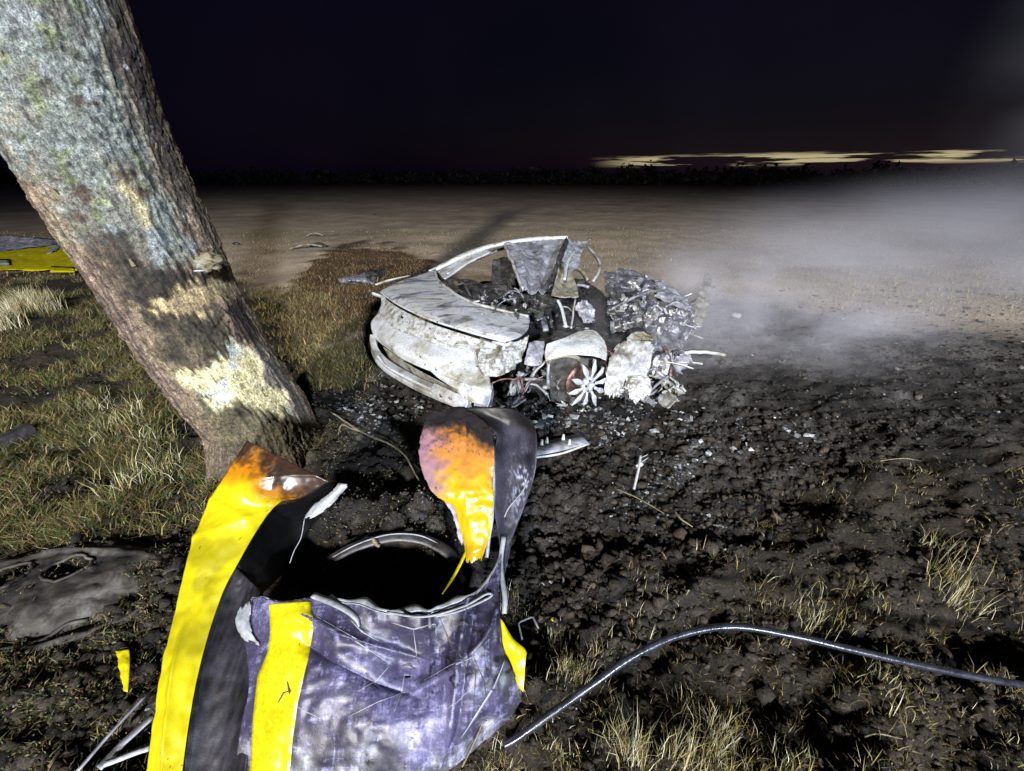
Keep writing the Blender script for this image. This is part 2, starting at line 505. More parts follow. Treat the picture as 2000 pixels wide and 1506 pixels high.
M['scuff'] = scuff_mat()
M['stripe'] = vcol('sooty_stripe', 0.30, 0.5, 240, 0.35, 0.12, 0.001, coat=0.5, lo=0.55, hi=1.2)
M['stripe'].node_tree.nodes['Principled BSDF'].inputs['Coat Roughness'].default_value = 0.12


def specks(m, scale, thr, colr):
    nt = m.node_tree; bs = nt.nodes['Principled BSDF']; src = bs.inputs['Base Color'].links[0].from_socket
    big = tex(nt, 4, 3, 0.5); n3 = tex(nt, scale, 6, 0.7)
    ad = nt.nodes.new('ShaderNodeMath'); ad.operation = 'MULTIPLY_ADD'; nt.links.new(big.outputs[0], ad.inputs[0]); ad.inputs[1].default_value = 0.35; nt.links.new(n3.outputs[0], ad.inputs[2])
    mx = nt.nodes.new('ShaderNodeMixRGB'); nt.links.new(src, mx.inputs[1]); mx.inputs[2].default_value = (*colr, 1)
    nt.links.new(ramp_node(nt, [(thr, (0, 0, 0)), (thr + 0.04, (0.85, 0.85, 0.85))], ad.outputs[0]), mx.inputs[0])
    nt.links.new(mx.outputs[0], bs.inputs['Base Color'])


specks(M['stripe'], 34, 0.86, (0.03, 0.02, 0.008))
specks(M['yellow'], 30, 0.85, (0.03, 0.02, 0.008))
M['wood_far'] = stained('far_foliage', [(0.3, (0.01, 0.012, 0.008)), (0.7, (0.03, 0.035, 0.02))], 2)


# ================================================================== ground
# scorched area, grass verge and bare field: outlines on the ground (photo pixels -> ground plane)
BURNT = [(560, 1506), (620, 800), (700, 690), (760, 650), (1000, 600), (1350, 600), (1500, 590), (1760, 640), (2300, 660), (2300, 820), (1850, 880), (1600, 900), (1500, 1000), (1400, 1150), (1250, 1300), (1000, 1420), (850, 1506)]
VERGE = [(-1600, 540), (120, 520), (470, 540), (560, 600), (640, 700), (640, 800), (560, 1000), (420, 1506), (-1600, 1506)]
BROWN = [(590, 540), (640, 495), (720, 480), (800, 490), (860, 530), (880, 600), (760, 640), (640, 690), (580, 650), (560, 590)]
RIGHT = [(900, 1700), (1000, 1400), (1250, 1250), (1420, 1100), (1500, 980), (1640, 890), (1850, 860), (2600, 880), (2600, 1700)]


def ground_px(x, y):
    px, py = proj(x, y, np.zeros_like(x))
    back = y < 0.35
    return np.where(back, 1000 + x * 900, px), np.where(back, 1700, np.minimum(py, 1900))


def gmask(x, y):
    px, py = ground_px(x, y)
    wx = px + 26 * fbm(x * 1.7, y * 1.7, 3.0, 3); wy = py + 14 * fbm(x * 1.9, y * 1.9, 8.0, 3)
    return (polymask(wx, wy, BURNT, 30), polymask(wx, wy, VERGE, 22), polymask(wx, wy, BROWN, 9), polymask(wx, wy, RIGHT, 35))


def height(x, y):
    x = np.asarray(x, float); y = np.asarray(y, float)
    burnt, verge, brown, right = gmask(x, y)
    r = np.hypot(x, y)
    near = np.exp(-(r / 9.0) ** 2)
    h = 0.035 * fbm(x * 0.7, y * 0.7, 1.0, 3) * np.minimum(1, 0.35 + r / 12)
    h = h + near * (0.012 + 0.045 * burnt + 0.060 * verge + 0.065 * right) * fbm(x * 3.1, y * 3.1, 5.0, 3)
    h = h + near * (0.008 + 0.040 * burnt + 0.036 * right + 0.034 * verge) * (np.abs(fbm(x * 9, y * 9, 2.0, 3)) * 1.6 - 0.6)
    h = h + 0.10 * brown * np.clip(0.7 + 0.5 * fbm(x * 1.1, y * 1.1, 4, 2), 0, 2)
    # rut that the hose spans, ruts in the soft verge on the right
    px, py = ground_px(x, y)
    h = h - 0.07 * polymask(px, py, [(1180, 1330), (1320, 1215), (1480, 1120), (1700, 1200), (2050, 1260), (2050, 1320), (1600, 1260), (1350, 1240), (1230, 1350)], 45)
    h = h + 0.05 * polymask(px, py, [(1500, 900), (1750, 870), (2100, 900), (2100, 1010), (1650, 1000)], 40)
    h = h + 0.10 * polymask(px, py, [(640, 770), (720, 760), (760, 830), (740, 930), (620, 920), (590, 820)], 40)
    h = h + 0.24 * polymask(px, py, [(600, 1010), (880, 1000), (900, 1090), (860, 1150), (640, 1140), (560, 1090)], 45)  # mound added inside the torn bumper so its contents catch the light
    return h * sstep(90, 30, r)


def H1(x, y): return float(height(np.array([x]), np.array([y]))[0])


def axis(n0, n1, lo, hi, a):
    k0 = math.asinh(-lo / a); k1 = math.asinh(hi / a)
    return np.concatenate([-a * np.sinh(np.linspace(k0, 0, n0, endpoint=False)), a * np.sinh(np.linspace(0, k1, n1))])


gx = np.concatenate([[-4000], axis(430, 430, -220, 220, 0.9), [4000]])
gy = np.concatenate([[-600], axis(60, 640, -25, 260, 1.1) + 0.8, [4500]])
XX, YY = np.meshgrid(gx, gy)
ZZ = height(XX, YY)
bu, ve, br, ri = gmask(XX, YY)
n1 = fbm(XX * 2.3, YY * 2.3, 0.0, 4)[..., None]; n2 = fbm(XX * 0.35, YY * 0.35, 9.0, 4)[..., None]; n3 = fbm(XX * 8, YY * 8, 4.0, 3)[..., None]


def C3(*c): return np.array(c, float)


gc = C3(0.40, 0.315, 0.225) * (1 + 0.22 * n2 + 0.18 * n1)                                        # stubble field
gc = gc * (1 - ve[..., None]) + ve[..., None] * C3(0.020, 0.015, 0.009) * (1 + 0.7 * n1)           # verge soil
gc = gc * (1 - br[..., None]) + br[..., None] * C3(0.075, 0.044, 0.020) * (1 + 0.5 * n1)           # brown patch, darker than the field around it
nearb = sstep(640, 800, ground_px(XX, YY)[1])[..., None]
gc = gc * (1 - nearb * (1 - ve[..., None])) + nearb * (1 - ve[..., None]) * C3(0.036, 0.028, 0.019) * (1 + 0.6 * n1)
ri_ = ri[..., None]
gc = gc * (1 - ri_) + ri_ * C3(0.014, 0.0105, 0.007) * (1 + 0.8 * n1)
bu_ = bu[..., None]
far_ash = sstep(640, 760, ground_px(XX, YY)[1])[..., None]
burnt_c = C3(0.10, 0.088, 0.078) * (1 - far_ash) + C3(0.022, 0.0185, 0.0155) * far_ash
gc = gc * (1 - bu_) + bu_ * burnt_c * (1 + 0.7 * n1 + 0.5 * n3)
pale = (bu * sstep(0.35, 0.8, n1[..., 0] + 0.6 * n3[..., 0]))[..., None]
gc = gc * (1 - 0.6 * pale) + 0.6 * pale * C3(0.06, 0.06, 0.058)
gv = np.stack([XX, YY, ZZ], -1).reshape(-1, 3)
ny_, nx_ = XX.shape
ii = (np.arange(ny_ - 1)[:, None] * nx_ + np.arange(nx_ - 1)[None]).ravel()
gq = np.stack([ii, ii + 1, ii + nx_ + 1, ii + nx_], 1)
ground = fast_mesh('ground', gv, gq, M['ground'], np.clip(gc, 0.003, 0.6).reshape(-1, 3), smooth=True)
tag(ground, kind='structure')

# ------------------------------------------------------------------ soil clods (nobody could count them)
bm = bmesh.new(); bmesh.ops.create_icosphere(bm, subdivisions=1, radius=1)
bm.verts.ensure_lookup_table()
ICO_V = np.array([v.co[:] for v in bm.verts]); ICO_F = np.array([[v.index for v in f.verts] for f in bm.faces])
bm.free()
OCT_V = np.array([(1, 0, 0), (-1, 0, 0), (0, 1, 0), (0, -1, 0), (0, 0, 1), (0, 0, -0.6)], float)
OCT_F = np.array([(0, 2, 4), (2, 1, 4), (1, 3, 4), (3, 0, 4), (2, 0, 5), (1, 2, 5), (3, 1, 5), (0, 3, 5)])


def scatter_px(n, poly, dens=None):
    """points on the ground inside a photo-pixel outline, even in the picture so near and far are served alike"""
    p = np.array(poly, float); out = []
    lo, hi = p.min(0), p.max(0); got = 0
    while got < n:
        q = lo + rng.random((n * 2, 2)) * (hi - lo)
        m = polymask(q[:, 0], q[:, 1], poly, 1e-3) > 0.5
        q = q[m]; out.append(q); got += len(q)
        if len(out) > 40: break
    q = np.vstack(out)[:n]
    c, s = math.cos(PITCH), math.sin(PITCH)
    u = (q[:, 0] - 1000) / FPX; v = (753 - q[:, 1]) / FPX
    dz = -s + v * c; t = -CAMH / dz
    return np.stack([u * t, (c + v * s) * t], 1)


def rand_rot(n):
    a = rng.normal(size=(n, 4)); a /= np.linalg.norm(a, axis=1, keepdims=True)
    w, x, y, z = a.T
    return np.stack([np.stack([1-2*(y*y+z*z), 2*(x*y-z*w), 2*(x*z+y*w)], -1), np.stack([2*(x*y+z*w), 1-2*(x*x+z*z), 2*(y*z-x*w)], -1), np.stack([2*(x*z-y*w), 2*(y*z+x*w), 1-2*(x*x+y*y)], -1)], -2)


def clods(name, xy, size, cols, mat, label='', flat=0.75, V0=OCT_V, F0=OCT_F, sink=0.3, cat=None):
    n = len(xy); k = len(V0)
    v = V0[None] * (1 + 0.45 * rng.normal(size=(n, k, 1)) * 0.6)
    v = np.einsum('nij,nkj->nki', rand_rot(n), v) * size[:, None, None] * rng.uniform(0.6, 1.3, (n, 1, 3))
    v[..., 2] *= flat
    z = height(xy[:, 0], xy[:, 1])
    v = v + np.stack([xy[:, 0], xy[:, 1], z + size * sink], -1)[:, None, :]
    f = F0[None] + (np.arange(n) * k)[:, None, None]
    o = fast_mesh(name, v.reshape(-1, 3), f.reshape(-1, 3), mat, np.repeat(cols, k, 0), smooth=(k > 6))
    return tag(o, label, cat, kind='stuff')


WHOLE = [(-350, 640), (600, 560), (2450, 560), (2450, 1800), (-350, 1800)]
N = 60000
xy = scatter_px(N, WHOLE)
bu_s, ve_s, br_s, ri_s = gmask(xy[:, 0], xy[:, 1])
keep = rng.random(N) < 0.35 + 0.65 * bu_s + 0.25 * ri_s
xy = xy[keep]; bu_s, ve_s, ri_s = bu_s[keep], ve_s[keep], ri_s[keep]
sz = np.minimum(rng.lognormal(-5.6, 0.55, len(xy)) * (0.75 + 0.33 * np.hypot(xy[:, 0], xy[:, 1])), 0.04)
base = C3(0.028, 0.020, 0.012) * np.ones((len(xy), 1))
base = base * (1 - bu_s[:, None]) + bu_s[:, None] * C3(0.030, 0.025, 0.021)
base = base * rng.lognormal(0, 0.5, (len(xy), 1))
white = rng.random(len(xy)) < 0.022
base[white] = C3(0.25, 0.26, 0.26) * rng.uniform(0.5, 1.2, (white.sum(), 1))
sz[white] *= 0.7
clods('soil_clods', xy, sz, np.clip(base, 0.006, 0.7), M['clod'], V0=ICO_V, F0=ICO_F, label='loose dark clods of scorched soil strewn over the ground', cat='soil')

xb = scatter_px(5200, [(980, 850), (1450, 800), (1800, 830), (1700, 930), (1450, 1080), (1250, 1250), (1000, 1300)])
xb = np.vstack([xb, scatter_px(2600, [(1100, 1250), (1500, 1000), (2500, 960), (2500, 1800), (900, 1800)]), scatter_px(2600, [(-100, 950), (420, 950), (300, 1560), (-100, 1560)])])
sb_ = np.minimum(rng.lognormal(-4.35, 0.5, len(xb)), 0.038) * np.minimum(1.0, 0.45 + 0.3 * np.hypot(xb[:, 0], xb[:, 1]))
cb = C3(0.024, 0.0185, 0.0135) * rng.lognormal(0, 0.5, (len(xb), 1))
clods('earth_lumps', xb, sb_, np.clip(cb, 0.005, 0.3), M['clod'], 'coarse lumps of black churned earth on the scorched soil', V0=ICO_V, F0=ICO_F, cat='soil')

# pale ash flakes under and around the wreck
xa = np.vstack([scatter_px(2600, [(960, 790), (1090, 730), (1260, 770), (1270, 850), (1040, 900)]), scatter_px(4200, [(1100, 850), (1300, 790), (1580, 810), (1640, 880), (1480, 960), (1200, 980)]),
                scatter_px(2200, [(620, 720), (760, 730), (840, 800), (780, 880), (640, 840)]), scatter_px(2600, [(1020, 880), (1400, 850), (1420, 1060), (1040, 1140)])])
xa = xa[rng.random(len(xa)) < sstep(0.0, 0.7, fbm(xa[:, 0] * 3.2, xa[:, 1] * 3.2, 7.0, 3) + 0.15)]
ca = C3(0.13, 0.138, 0.142) * rng.lognormal(-0.5, 0.75, (len(xa), 1))
clods('ash_flakes', xa, np.minimum(rng.lognormal(-4.9, 0.5, len(xa)), 0.03), np.clip(ca, 0.01, 0.75), M['clod'], 'pale grey ash flakes and burnt crumbs scattered round the wreck', flat=0.5, cat='ash')

xd = np.vstack([scatter_px(700, [(970, 790), (1100, 770), (1250, 770), (1270, 840), (1150, 880), (1030, 860)]), scatter_px(500, [(1250, 800), (1560, 800), (1600, 870), (1300, 920)]), scatter_px(350, [(640, 740), (750, 740), (840, 800), (780, 850), (680, 840)])])
xd = xd[rng.random(len(xd)) < sstep(-0.3, 0.5, fbm(xd[:, 0] * 4, xd[:, 1] * 4, 1.0, 3))]
cd = C3(0.17, 0.175, 0.18) * rng.lognormal(-0.3, 0.8, (len(xd), 1))
clods('burnt_crumbs', xd, np.minimum(rng.lognormal(-4.0, 0.45, len(xd)), 0.05), np.clip(cd, 0.01, 0.55), M['clod'], 'coarse ash-grey burnt crumbs piled under the wreck', flat=0.55, cat='ash')

# ------------------------------------------------------------------ grass
BL_V, BL_F, BL_C, BL_N = [], [], [], 0


def blades(xy, hgt, wid, lean, cols, base_z=None, dirs=None):
    """curved three-sided-tip blades; returns verts/faces/cols"""
    n = len(xy)
    a = rng.uniform(0, 2 * math.pi, n) if dirs is None else dirs
    d = np.stack([np.cos(a), np.sin(a)], 1)
    b = rng.uniform(0, 2 * math.pi, n); sd = np.stack([np.cos(b), np.sin(b)], 1)
    z = height(xy[:, 0], xy[:, 1]) - 0.01 if base_z is None else base_z
    out = np.zeros((n, 5, 3))
    w = wid[:, None] * sd / 2
    L = (lean * hgt)[:, None] * d
    up = hgt * np.sqrt(np.maximum(0.02, 1 - np.minimum(lean, 0.99) ** 2))
    out[:, 0, :2] = xy - w; out[:, 1, :2] = xy + w
    out[:, 2, :2] = xy + 0.35 * L + 0.8 * w; out[:, 3, :2] = xy + 0.35 * L - 0.8 * w
    out[:, 4, :2] = xy + L
    out[:, 0, 2] = out[:, 1, 2] = z
    out[:, 2, 2] = out[:, 3, 2] = z + 0.6 * up
    out[:, 4, 2] = z + up * 0.95
    k = (np.arange(n) * 5)[:, None]
    tri = np.concatenate([np.array([[0, 1, 2]]) + k, np.array([[0, 2, 3]]) + k, np.array([[3, 2, 4]]) + k])
    return out.reshape(-1, 3), tri, np.repeat(cols, 5, 0)


def tufts(centers, nper, rad, h, lean=(0.2, 0.8), w=0.004, palette=None, mixp=None):
    cs, hs, ls, ws, col = [], [], [], [], []
    for (c, k) in zip(centers, nper):
        off = rng.normal(size=(k, 2)) * rad
        cs.append(c + off); hs.append(rng.uniform(0.45, 1.1, k) * h * rng.uniform(0.7, 1.2)); ls.append(rng.uniform(*lean, k)); ws.append(rng.uniform(0.6, 1.4, k) * w)
        i = rng.choice(len(palette), k, p=mixp)
        col.append(np.array(palette)[i] * rng.uniform(0.6, 1.35, (k, 1)))
    return np.vstack(cs), np.concatenate(hs), np.concatenate(ws), np.concatenate(ls), np.vstack(col) * 0.86


STRAW = (0.32, 0.25, 0.09); DRY = (0.17, 0.115, 0.042); OLIVE = (0.095, 0.092, 0.022); GREEN = (0.05, 0.10, 0.022); DEAD = (0.065, 0.04, 0.018); PALE = (0.46, 0.42, 0.28)


def grass_obj(name, parts, label):
    V, F, Cc, off = [], [], [], 0
    for (xy, h, w, l, c) in parts:
        v, f, cc = blades(xy, h, w, l, c)
        V.append(v); F.append(f + off); Cc.append(cc); off += len(v)
    o = fast_mesh(name, np.vstack(V), np.vstack(F), M['blade'], np.vstack(Cc))
    return tag(o, label, 'grass', kind='stuff')


LEFT = [(-450, 560), (150, 540), (250, 560), (380, 780), (430, 920), (410, 1030), (330, 1060), (-450, 1060)]
LEFTLOW = [(-120, 1040), (340, 1040), (300, 1250), (270, 1560), (-120, 1560)]
c1 = scatter_px(6200, LEFT)
c1 = c1[fbm(c1[:, 0] * 2.6, c1[:, 1] * 2.6, 6.0, 3) + 0.15 * rng.normal(size=len(c1)) > 0.02]
g1 = tufts(c1, rng.integers(14, 60, len(c1)), 0.05, 0.16, (0.45, 0.995), 0.0052, [STRAW, DRY, OLIVE, GREEN, DEAD], [0.10, 0.24, 0.26, 0.14, 0.26])
c2 = scatter_px(420, LEFTLOW)
g2 = tufts(c2, rng.integers(6, 26, len(c2)), 0.05, 0.08, (0.5, 0.99), 0.004, [STRAW, DRY, OLIVE, GREEN, DEAD], [0.1, 0.25, 0.2, 0.15, 0.3])
c2b = np.array([G(55, 610)[:2], G(75, 600)[:2], G(40, 620)[:2], G(90, 615)[:2], G(20, 640)[:2]])
g2b = tufts(c2b, [260] * 5, 0.10, 0.38, (0.05, 0.5), 0.008, [PALE, STRAW], [0.6, 0.4])
c2c = np.array([G(250, 830)[:2], G(200, 850)[:2], G(300, 870)[:2], G(180, 800)[:2], G(330, 930)[:2], G(240, 960)[:2]])
g2c = tufts(c2c, [160] * 6, 0.09, 0.24, (0.2, 0.9), 0.006, [PALE, STRAW, OLIVE, GREEN], [0.25, 0.35, 0.25, 0.15])
grass_obj('verge_grass', [g1, g2, g2b, g2c], 'matted yellow and green verge grass around the leaning tree')
c3 = scatter_px(330, [(480, 560), (600, 560), (720, 660), (720, 760), (620, 760), (540, 660)])
g3 = tufts(c3, rng.integers(20, 50, len(c3)), 0.09, 0.13, (0.3, 0.95), 0.008, [STRAW, DRY, OLIVE, GREEN, DEAD], [0.15, 0.3, 0.2, 0.1, 0.25])
c4 = scatter_px(1000, BROWN)
g4 = tufts(c4, rng.integers(10, 28, len(c4)), 0.12, 0.10, (0.3, 0.98), 0.012, [(0.12, 0.065, 0.025), DRY, DEAD], [0.5, 0.15, 0.35])
grass_obj('mound_grass', [g3, g4], 'brown grass on the low mound beside the wreck')
FIELD = [(-200, 455), (2300, 440), (2300, 640), (1500, 600), (860, 500), (600, 480), (480, 560), (-200, 540)]
xf = scatter_px(26000, FIELD)
rf = np.hypot(xf[:, 0], xf[:, 1])
gf = (xf, rng.uniform(0.02, 0.07, len(xf)) * np.minimum(1.5, rf / 8), 0.0012 * rf * rng.uniform(0.5, 1.2, len(xf)), rng.uniform(0.2, 0.98, len(xf)), np.array([STRAW, DRY, DEAD, (0.2, 0.17, 0.1)])[rng.choice(4, len(xf))] * rng.uniform(0.5, 1.2, (len(xf), 1)))
grass_obj('field_stubble', [gf], 'short beige stubble over the open field')

RT = []
def spot(px, py, n, rad, h, lean=(0.05, 0.6), w=0.003, pal=(PALE, STRAW, OLIVE), mp=(0.4, 0.4, 0.2)):
    RT.append(tufts(np.array([G(px, py)[:2]]), [int(n * 1.7)], rad * 1.15, h, lean, w * 0.72, list(pal), list(mp)))
for a in [(1120, 1320, 130, 0.035, 0.15), (1090, 1330, 60, 0.03, 0.12), (1230, 1490, 120, 0.03, 0.20), (1200, 1470, 60, 0.03, 0.2), (1390, 1480, 150, 0.045, 0.20), (1420, 1440, 90, 0.04, 0.18), (1330, 1490, 80, 0.04, 0.2),
          (1290, 1180, 40, 0.05, 0.1), (1600, 1190, 60, 0.06, 0.16), (1660, 1180, 40, 0.05, 0.15), (1850, 1150, 70, 0.05, 0.22), (1880, 1180, 50, 0.04, 0.2), (1720, 1340, 45, 0.04, 0.14), (1260, 1140, 45, 0.04, 0.08),
          (1000, 1180, 80, 0.04, 0.12), (1080, 1250, 50, 0.04, 0.1), (1570, 1170, 40, 0.06, 0.16), (1950, 1450, 40, 0.06, 0.1), (1820, 1080, 30, 0.04, 0.2), (1010, 1500, 60, 0.03, 0.1), (960, 1500, 50, 0.03, 0.12), (1090, 1480, 40, 0.04, 0.1), (1480, 1500, 50, 0.05, 0.12)]:
    spot(*a)
for _ in range(75):
    q_ = scatter_px(1, [(1060, 1210), (1300, 1100), (1520, 960), (1700, 900), (2060, 930), (2060, 1560), (950, 1560)])
    RT.append(tufts(q_, [int(rng.integers(18, 60))], 0.045, rng.uniform(0.05, 0.13), (0.3, 0.95), 0.0024, [PALE, STRAW, DRY, OLIVE], [0.15, 0.3, 0.3, 0.25]))
cr = scatter_px(420, [(1050, 1190), (1300, 1080), (1500, 950), (1700, 920), (2060, 950), (2060, 1560), (950, 1560)])
RT.append(tufts(cr, rng.integers(4, 20, len(cr)), 0.045, 0.06, (0.4, 0.99), 0.003, [STRAW, DRY, OLIVE, DEAD, GREEN], [0.12, 0.25, 0.25, 0.3, 0.08]))
cs_ = scatter_px(420, [(1000, 900), (1500, 850), (2060, 700), (2060, 960), (1500, 1000), (1150, 1180), (1000, 1180)])
RT.append(tufts(cs_, rng.integers(1, 6, len(cs_)), 0.03, 0.05, (0.7, 0.99), 0.0035, [DRY, DEAD, OLIVE, STRAW], [0.3, 0.45, 0.15, 0.1]))
RT.append(tufts(np.array([G(722, 1140, .20)[:2], G(727, 1135, .20)[:2]]), [60, 40], 0.018, 0.17, (0.02, 0.3), 0.003, [STRAW, PALE], [0.7, 0.3]))
cq = scatter_px(6500, [(1000, 1230), (1250, 1120), (1500, 960), (1700, 900), (2500, 920), (2500, 1800), (880, 1800)])
cq = cq[fbm(cq[:, 0] * 3.0, cq[:, 1] * 3.0, 2.0, 3) + 0.2 * rng.normal(size=len(cq)) > 0.05]
RT.append(tufts(cq, rng.integers(2, 12, len(cq)), 0.03, 0.05, (0.75, 0.998), 0.0026, [STRAW, DRY, OLIVE, DEAD], [0.10, 0.30, 0.25, 0.35]))
cq2 = scatter_px(2600, [(-450, 1040), (340, 1040), (300, 1250), (270, 1800), (-450, 1800)])
RT.append(tufts(cq2, rng.integers(2, 10, len(cq2)), 0.03, 0.05, (0.75, 0.998), 0.0028, [STRAW, DRY, OLIVE, DEAD, GREEN], [0.06, 0.3, 0.25, 0.27, 0.12]))
grass_obj('scorched_grass', RT, 'sparse pale grass tufts standing in the scorched soil by the hose')

# leaf litter and moss at the tree foot and inside the torn bumper
xl = np.vstack([scatter_px(5200, [(580, 810), (660, 770), (780, 790), (800, 900), (740, 1010), (640, 950), (600, 880)]), scatter_px(1600, [(540, 1000), (900, 960), (900, 1160), (560, 1150)]), scatter_px(3500, [(-100, 960), (430, 960), (330, 1300), (-100, 1560)]), scatter_px(11000, LEFT), scatter_px(6000, LEFTLOW)])
xl = xl[rng.random(len(xl)) < np.where(np.arange(len(xl)) < 5200, sstep(-0.2, 0.7, fbm(xl[:, 0] * 3.5, xl[:, 1] * 3.5, 5.0, 3)), 1.0)]
nl = len(xl); pal = np.array([GREEN, OLIVE, DEAD, DRY, (0.05, 0.06, 0.025)])
cl = pal[rng.choice(5, nl, p=[0.10, 0.25, 0.35, 0.15, 0.15])] * rng.uniform(0.35, 1.0, (nl, 1))
zl = height(xl[:, 0], xl[:, 1]) + rng.uniform(0.0, 0.035, nl) + 0.05 * (np.arange(nl) < 2200) * rng.random(nl) ** 2
q = np.array([(-1, 0, 0), (0, -0.45, 0.12), (1, 0, 0), (0, 0.45, 0.12)], float)
vl = np.einsum('nij,kj->nki', rand_rot(nl), q) * rng.uniform(0.004, 0.011, (nl, 1, 1)) + np.stack([xl[:, 0], xl[:, 1], zl], -1)[:, None]
fl_ = np.arange(nl * 4).reshape(nl, 4)
tag(fast_mesh('leaf_litter', vl.reshape(-1, 3), fl_, M['leafmat'], np.repeat(cl, 4, 0)), 'mossy leaf litter heaped at the foot of the tree', 'leaves', kind='stuff')

# ------------------------------------------------------------------ far wood along the field edge
wv, wf, off = [], [], 0
for i in range(440):
    az_ = R(rng.uniform(-62, 68)); d = rng.uniform(170, 260)
    if i < 6: az_ = R([13.6, 14.2, 16.0, 16.4, 26.0, 29.0][i]); d = 175
    hh = rng.uniform(3.0, 6.5) * (1.25 if rng.random() < 0.12 else 1.0)
    if i < 6: hh = [7.5, 6.2, 8.2, 7.0, 6.5, 7.2][i]
    cx, cy_ = d * math.sin(az_), d * math.cos(az_)
    k = 46
    p = rng.normal(size=(k, 3)); p /= np.linalg.norm(p, axis=1, keepdims=True); p *= rng.random((k, 1)) ** 0.4
    cen = np.array([cx, cy_, hh * 0.5]) + p * np.array([hh * 0.55, hh * 0.55, hh * 0.52])
    v = np.einsum('nij,kj->nki', rand_rot(k), q * np.array([1, 1.6, 1])) * rng.uniform(0.5, 1.1, (k, 1, 1)) + cen[:, None]
    wv.append(v.reshape(-1, 3)); wf.append(np.arange(k * 4).reshape(k, 4) + off); off += k * 4
tag(fast_mesh('distant_wood', np.vstack(wv), np.vstack(wf), M['wood_far']), 'dark distant wood along the far edge of the field', 'wood', kind='stuff')


# ================================================================== leaning tree
BY = 2.778
ax_px = [(535, 900), (512, 850), (498, 810), (447, 740), (380, 640), (300, 500), (212, 340), (152, 200), (78, 0)]
ax_r = [0.36, 0.355, 0.35, 0.35, 0.352, 0.365, 0.372, 0.36, 0.35]
axp = [np.array(YP(a, b, BY)) for a, b in ax_px]
axp[0][2] = -0.12
axp += [np.array((-2.52, 2.80, 3.6)), np.array((-2.55, 2.9, 4.6)), np.array((-2.5, 3.0, 5.6))]
ax_r += [0.35, 0.33, 0.30]
NT, NH = 300, 560
cc = crom(axp, NH)
rr = np.interp(np.linspace(0, 1, NH), np.linspace(0, 1, len(ax_r)), ax_r)
th = np.linspace(0, 2 * math.pi, NT, endpoint=False)
tt = np.gradient(cc, axis=0); tt /= np.linalg.norm(tt, axis=1, keepdims=True)
sx = np.cross(tt, (0, 1, 0)); sx /= np.linalg.norm(sx, axis=1, keepdims=True)
sy = np.cross(tt, sx)
arc = np.concatenate([[0], np.cumsum(np.linalg.norm(np.diff(cc, axis=0), axis=1))])
TH, AR = np.meshgrid(th, arc)
dirv = np.cos(TH)[..., None] * sx[:, None] + np.sin(TH)[..., None] * sy[:, None]
base = cc[:, None] + dirv * rr[:, None, None]
tx, ty = proj(base[..., 0], base[..., 1], base[..., 2])
front = dirv[..., 1] < 0.25
ux, uy, uz = base[..., 0], base[..., 1], base[..., 2]
fw = fbm(TH * 16, AR * 1.6, 4.0, 4)                       # tears follow the grain
wx = tx + 16 * fbm(ux * 7, uy * 7, uz * 7, 4) + 5 * fw; wy = ty + 16 * fbm(ux * 7 + 5, uy * 7, uz * 7 + 9, 4) + 12 * fw


def tm(poly, soft=6): return np.where(front, polymask(wx, wy, poly, soft), 0.0)


lich = tm([(-200, -300), (150, -300), (200, 60), (260, 230), (330, 380), (380, 480), (330, 520), (240, 470), (160, 480), (60, 330), (-200, 330)], 22)
darkR = tm([(170, -250), (260, -250), (330, 180), (400, 350), (450, 520), (420, 500), (380, 420), (320, 330), (270, 230), (210, 110)], 16)
char1 = tm([(165, 475), (225, 455), (285, 510), (380, 520), (440, 505), (440, 530), (385, 545), (340, 565), (300, 600), (250, 590), (200, 530)], 9)
band_c = tm([(300, 580), (345, 555), (440, 525), (460, 570), (400, 600), (330, 610), (290, 605)], 6)
char2 = tm([(270, 600), (330, 605), (420, 605), (450, 660), (430, 700), (385, 722), (350, 715), (310, 680)], 7)
char3 = tm([(430, 595), (485, 575), (520, 640), (505, 665), (455, 662)], 8)
cream = tm([(335, 722), (385, 724), (430, 700), (442, 662), (475, 672), (525, 750), (575, 800), (530, 815), (470, 800), (420, 802), (385, 785), (355, 752)], 4)
moss = tm([(375, 772), (420, 790), (480, 790), (540, 808), (620, 800), (640, 880), (470, 900), (430, 860)], 9)
streak = tm([(225, 330), (245, 340), (275, 400), (290, 450), (270, 445), (245, 390)], 8)
pinkL = tm([(150, 490), (215, 560), (300, 690), (350, 780), (420, 900), (380, 900), (290, 760), (180, 590), (120, 480)], 10)
gtan = tm([(470, 680), (500, 660), (600, 790), (660, 840), (570, 800), (520, 745)], 8)

fib = fbm(TH * 9, AR * 2.2, 0.0, 4); plate = np.abs(vnoise(TH * 19 + 0.9 * vnoise(TH * 6, AR * 8), AR * 13 + 0.8 * vnoise(TH * 8, AR * 5))) + 0.6 * np.abs(vnoise(TH * 41, AR * 30))
grain = fbm(TH * 34, AR * 3.0, 2.0, 4)
col = C3(0.21, 0.155, 0.10) * (1 + 0.35 * fib[..., None] + 0.55 * grain[..., None])
def over(c, m, k, f=None):
    m = m[..., None]; a = C3(*c) * (1 + k * (fib if f is None else f)[..., None])
    return col * (1 - m) + m * a
fine = fbm(ux * 30, uy * 30, uz * 30, 3); patch = fbm(ux * 7 + 3, uy * 7, uz * 7, 3)
col = over((0.27, 0.30, 0.27), lich * (0.55 + 0.45 * sstep(-0.3, 0.3, patch)), 0.4, fine)
col = over((0.22, 0.25, 0.14), lich * sstep(0.25, 0.7, fbm(ux * 16, uy * 16, uz * 16, 4)), 0.4, fine)
col = over((0.33, 0.36, 0.36), lich * sstep(0.3, 0.7, fbm(ux * 13 + 9, uy * 13, uz * 13, 4)), 0.3, fine)
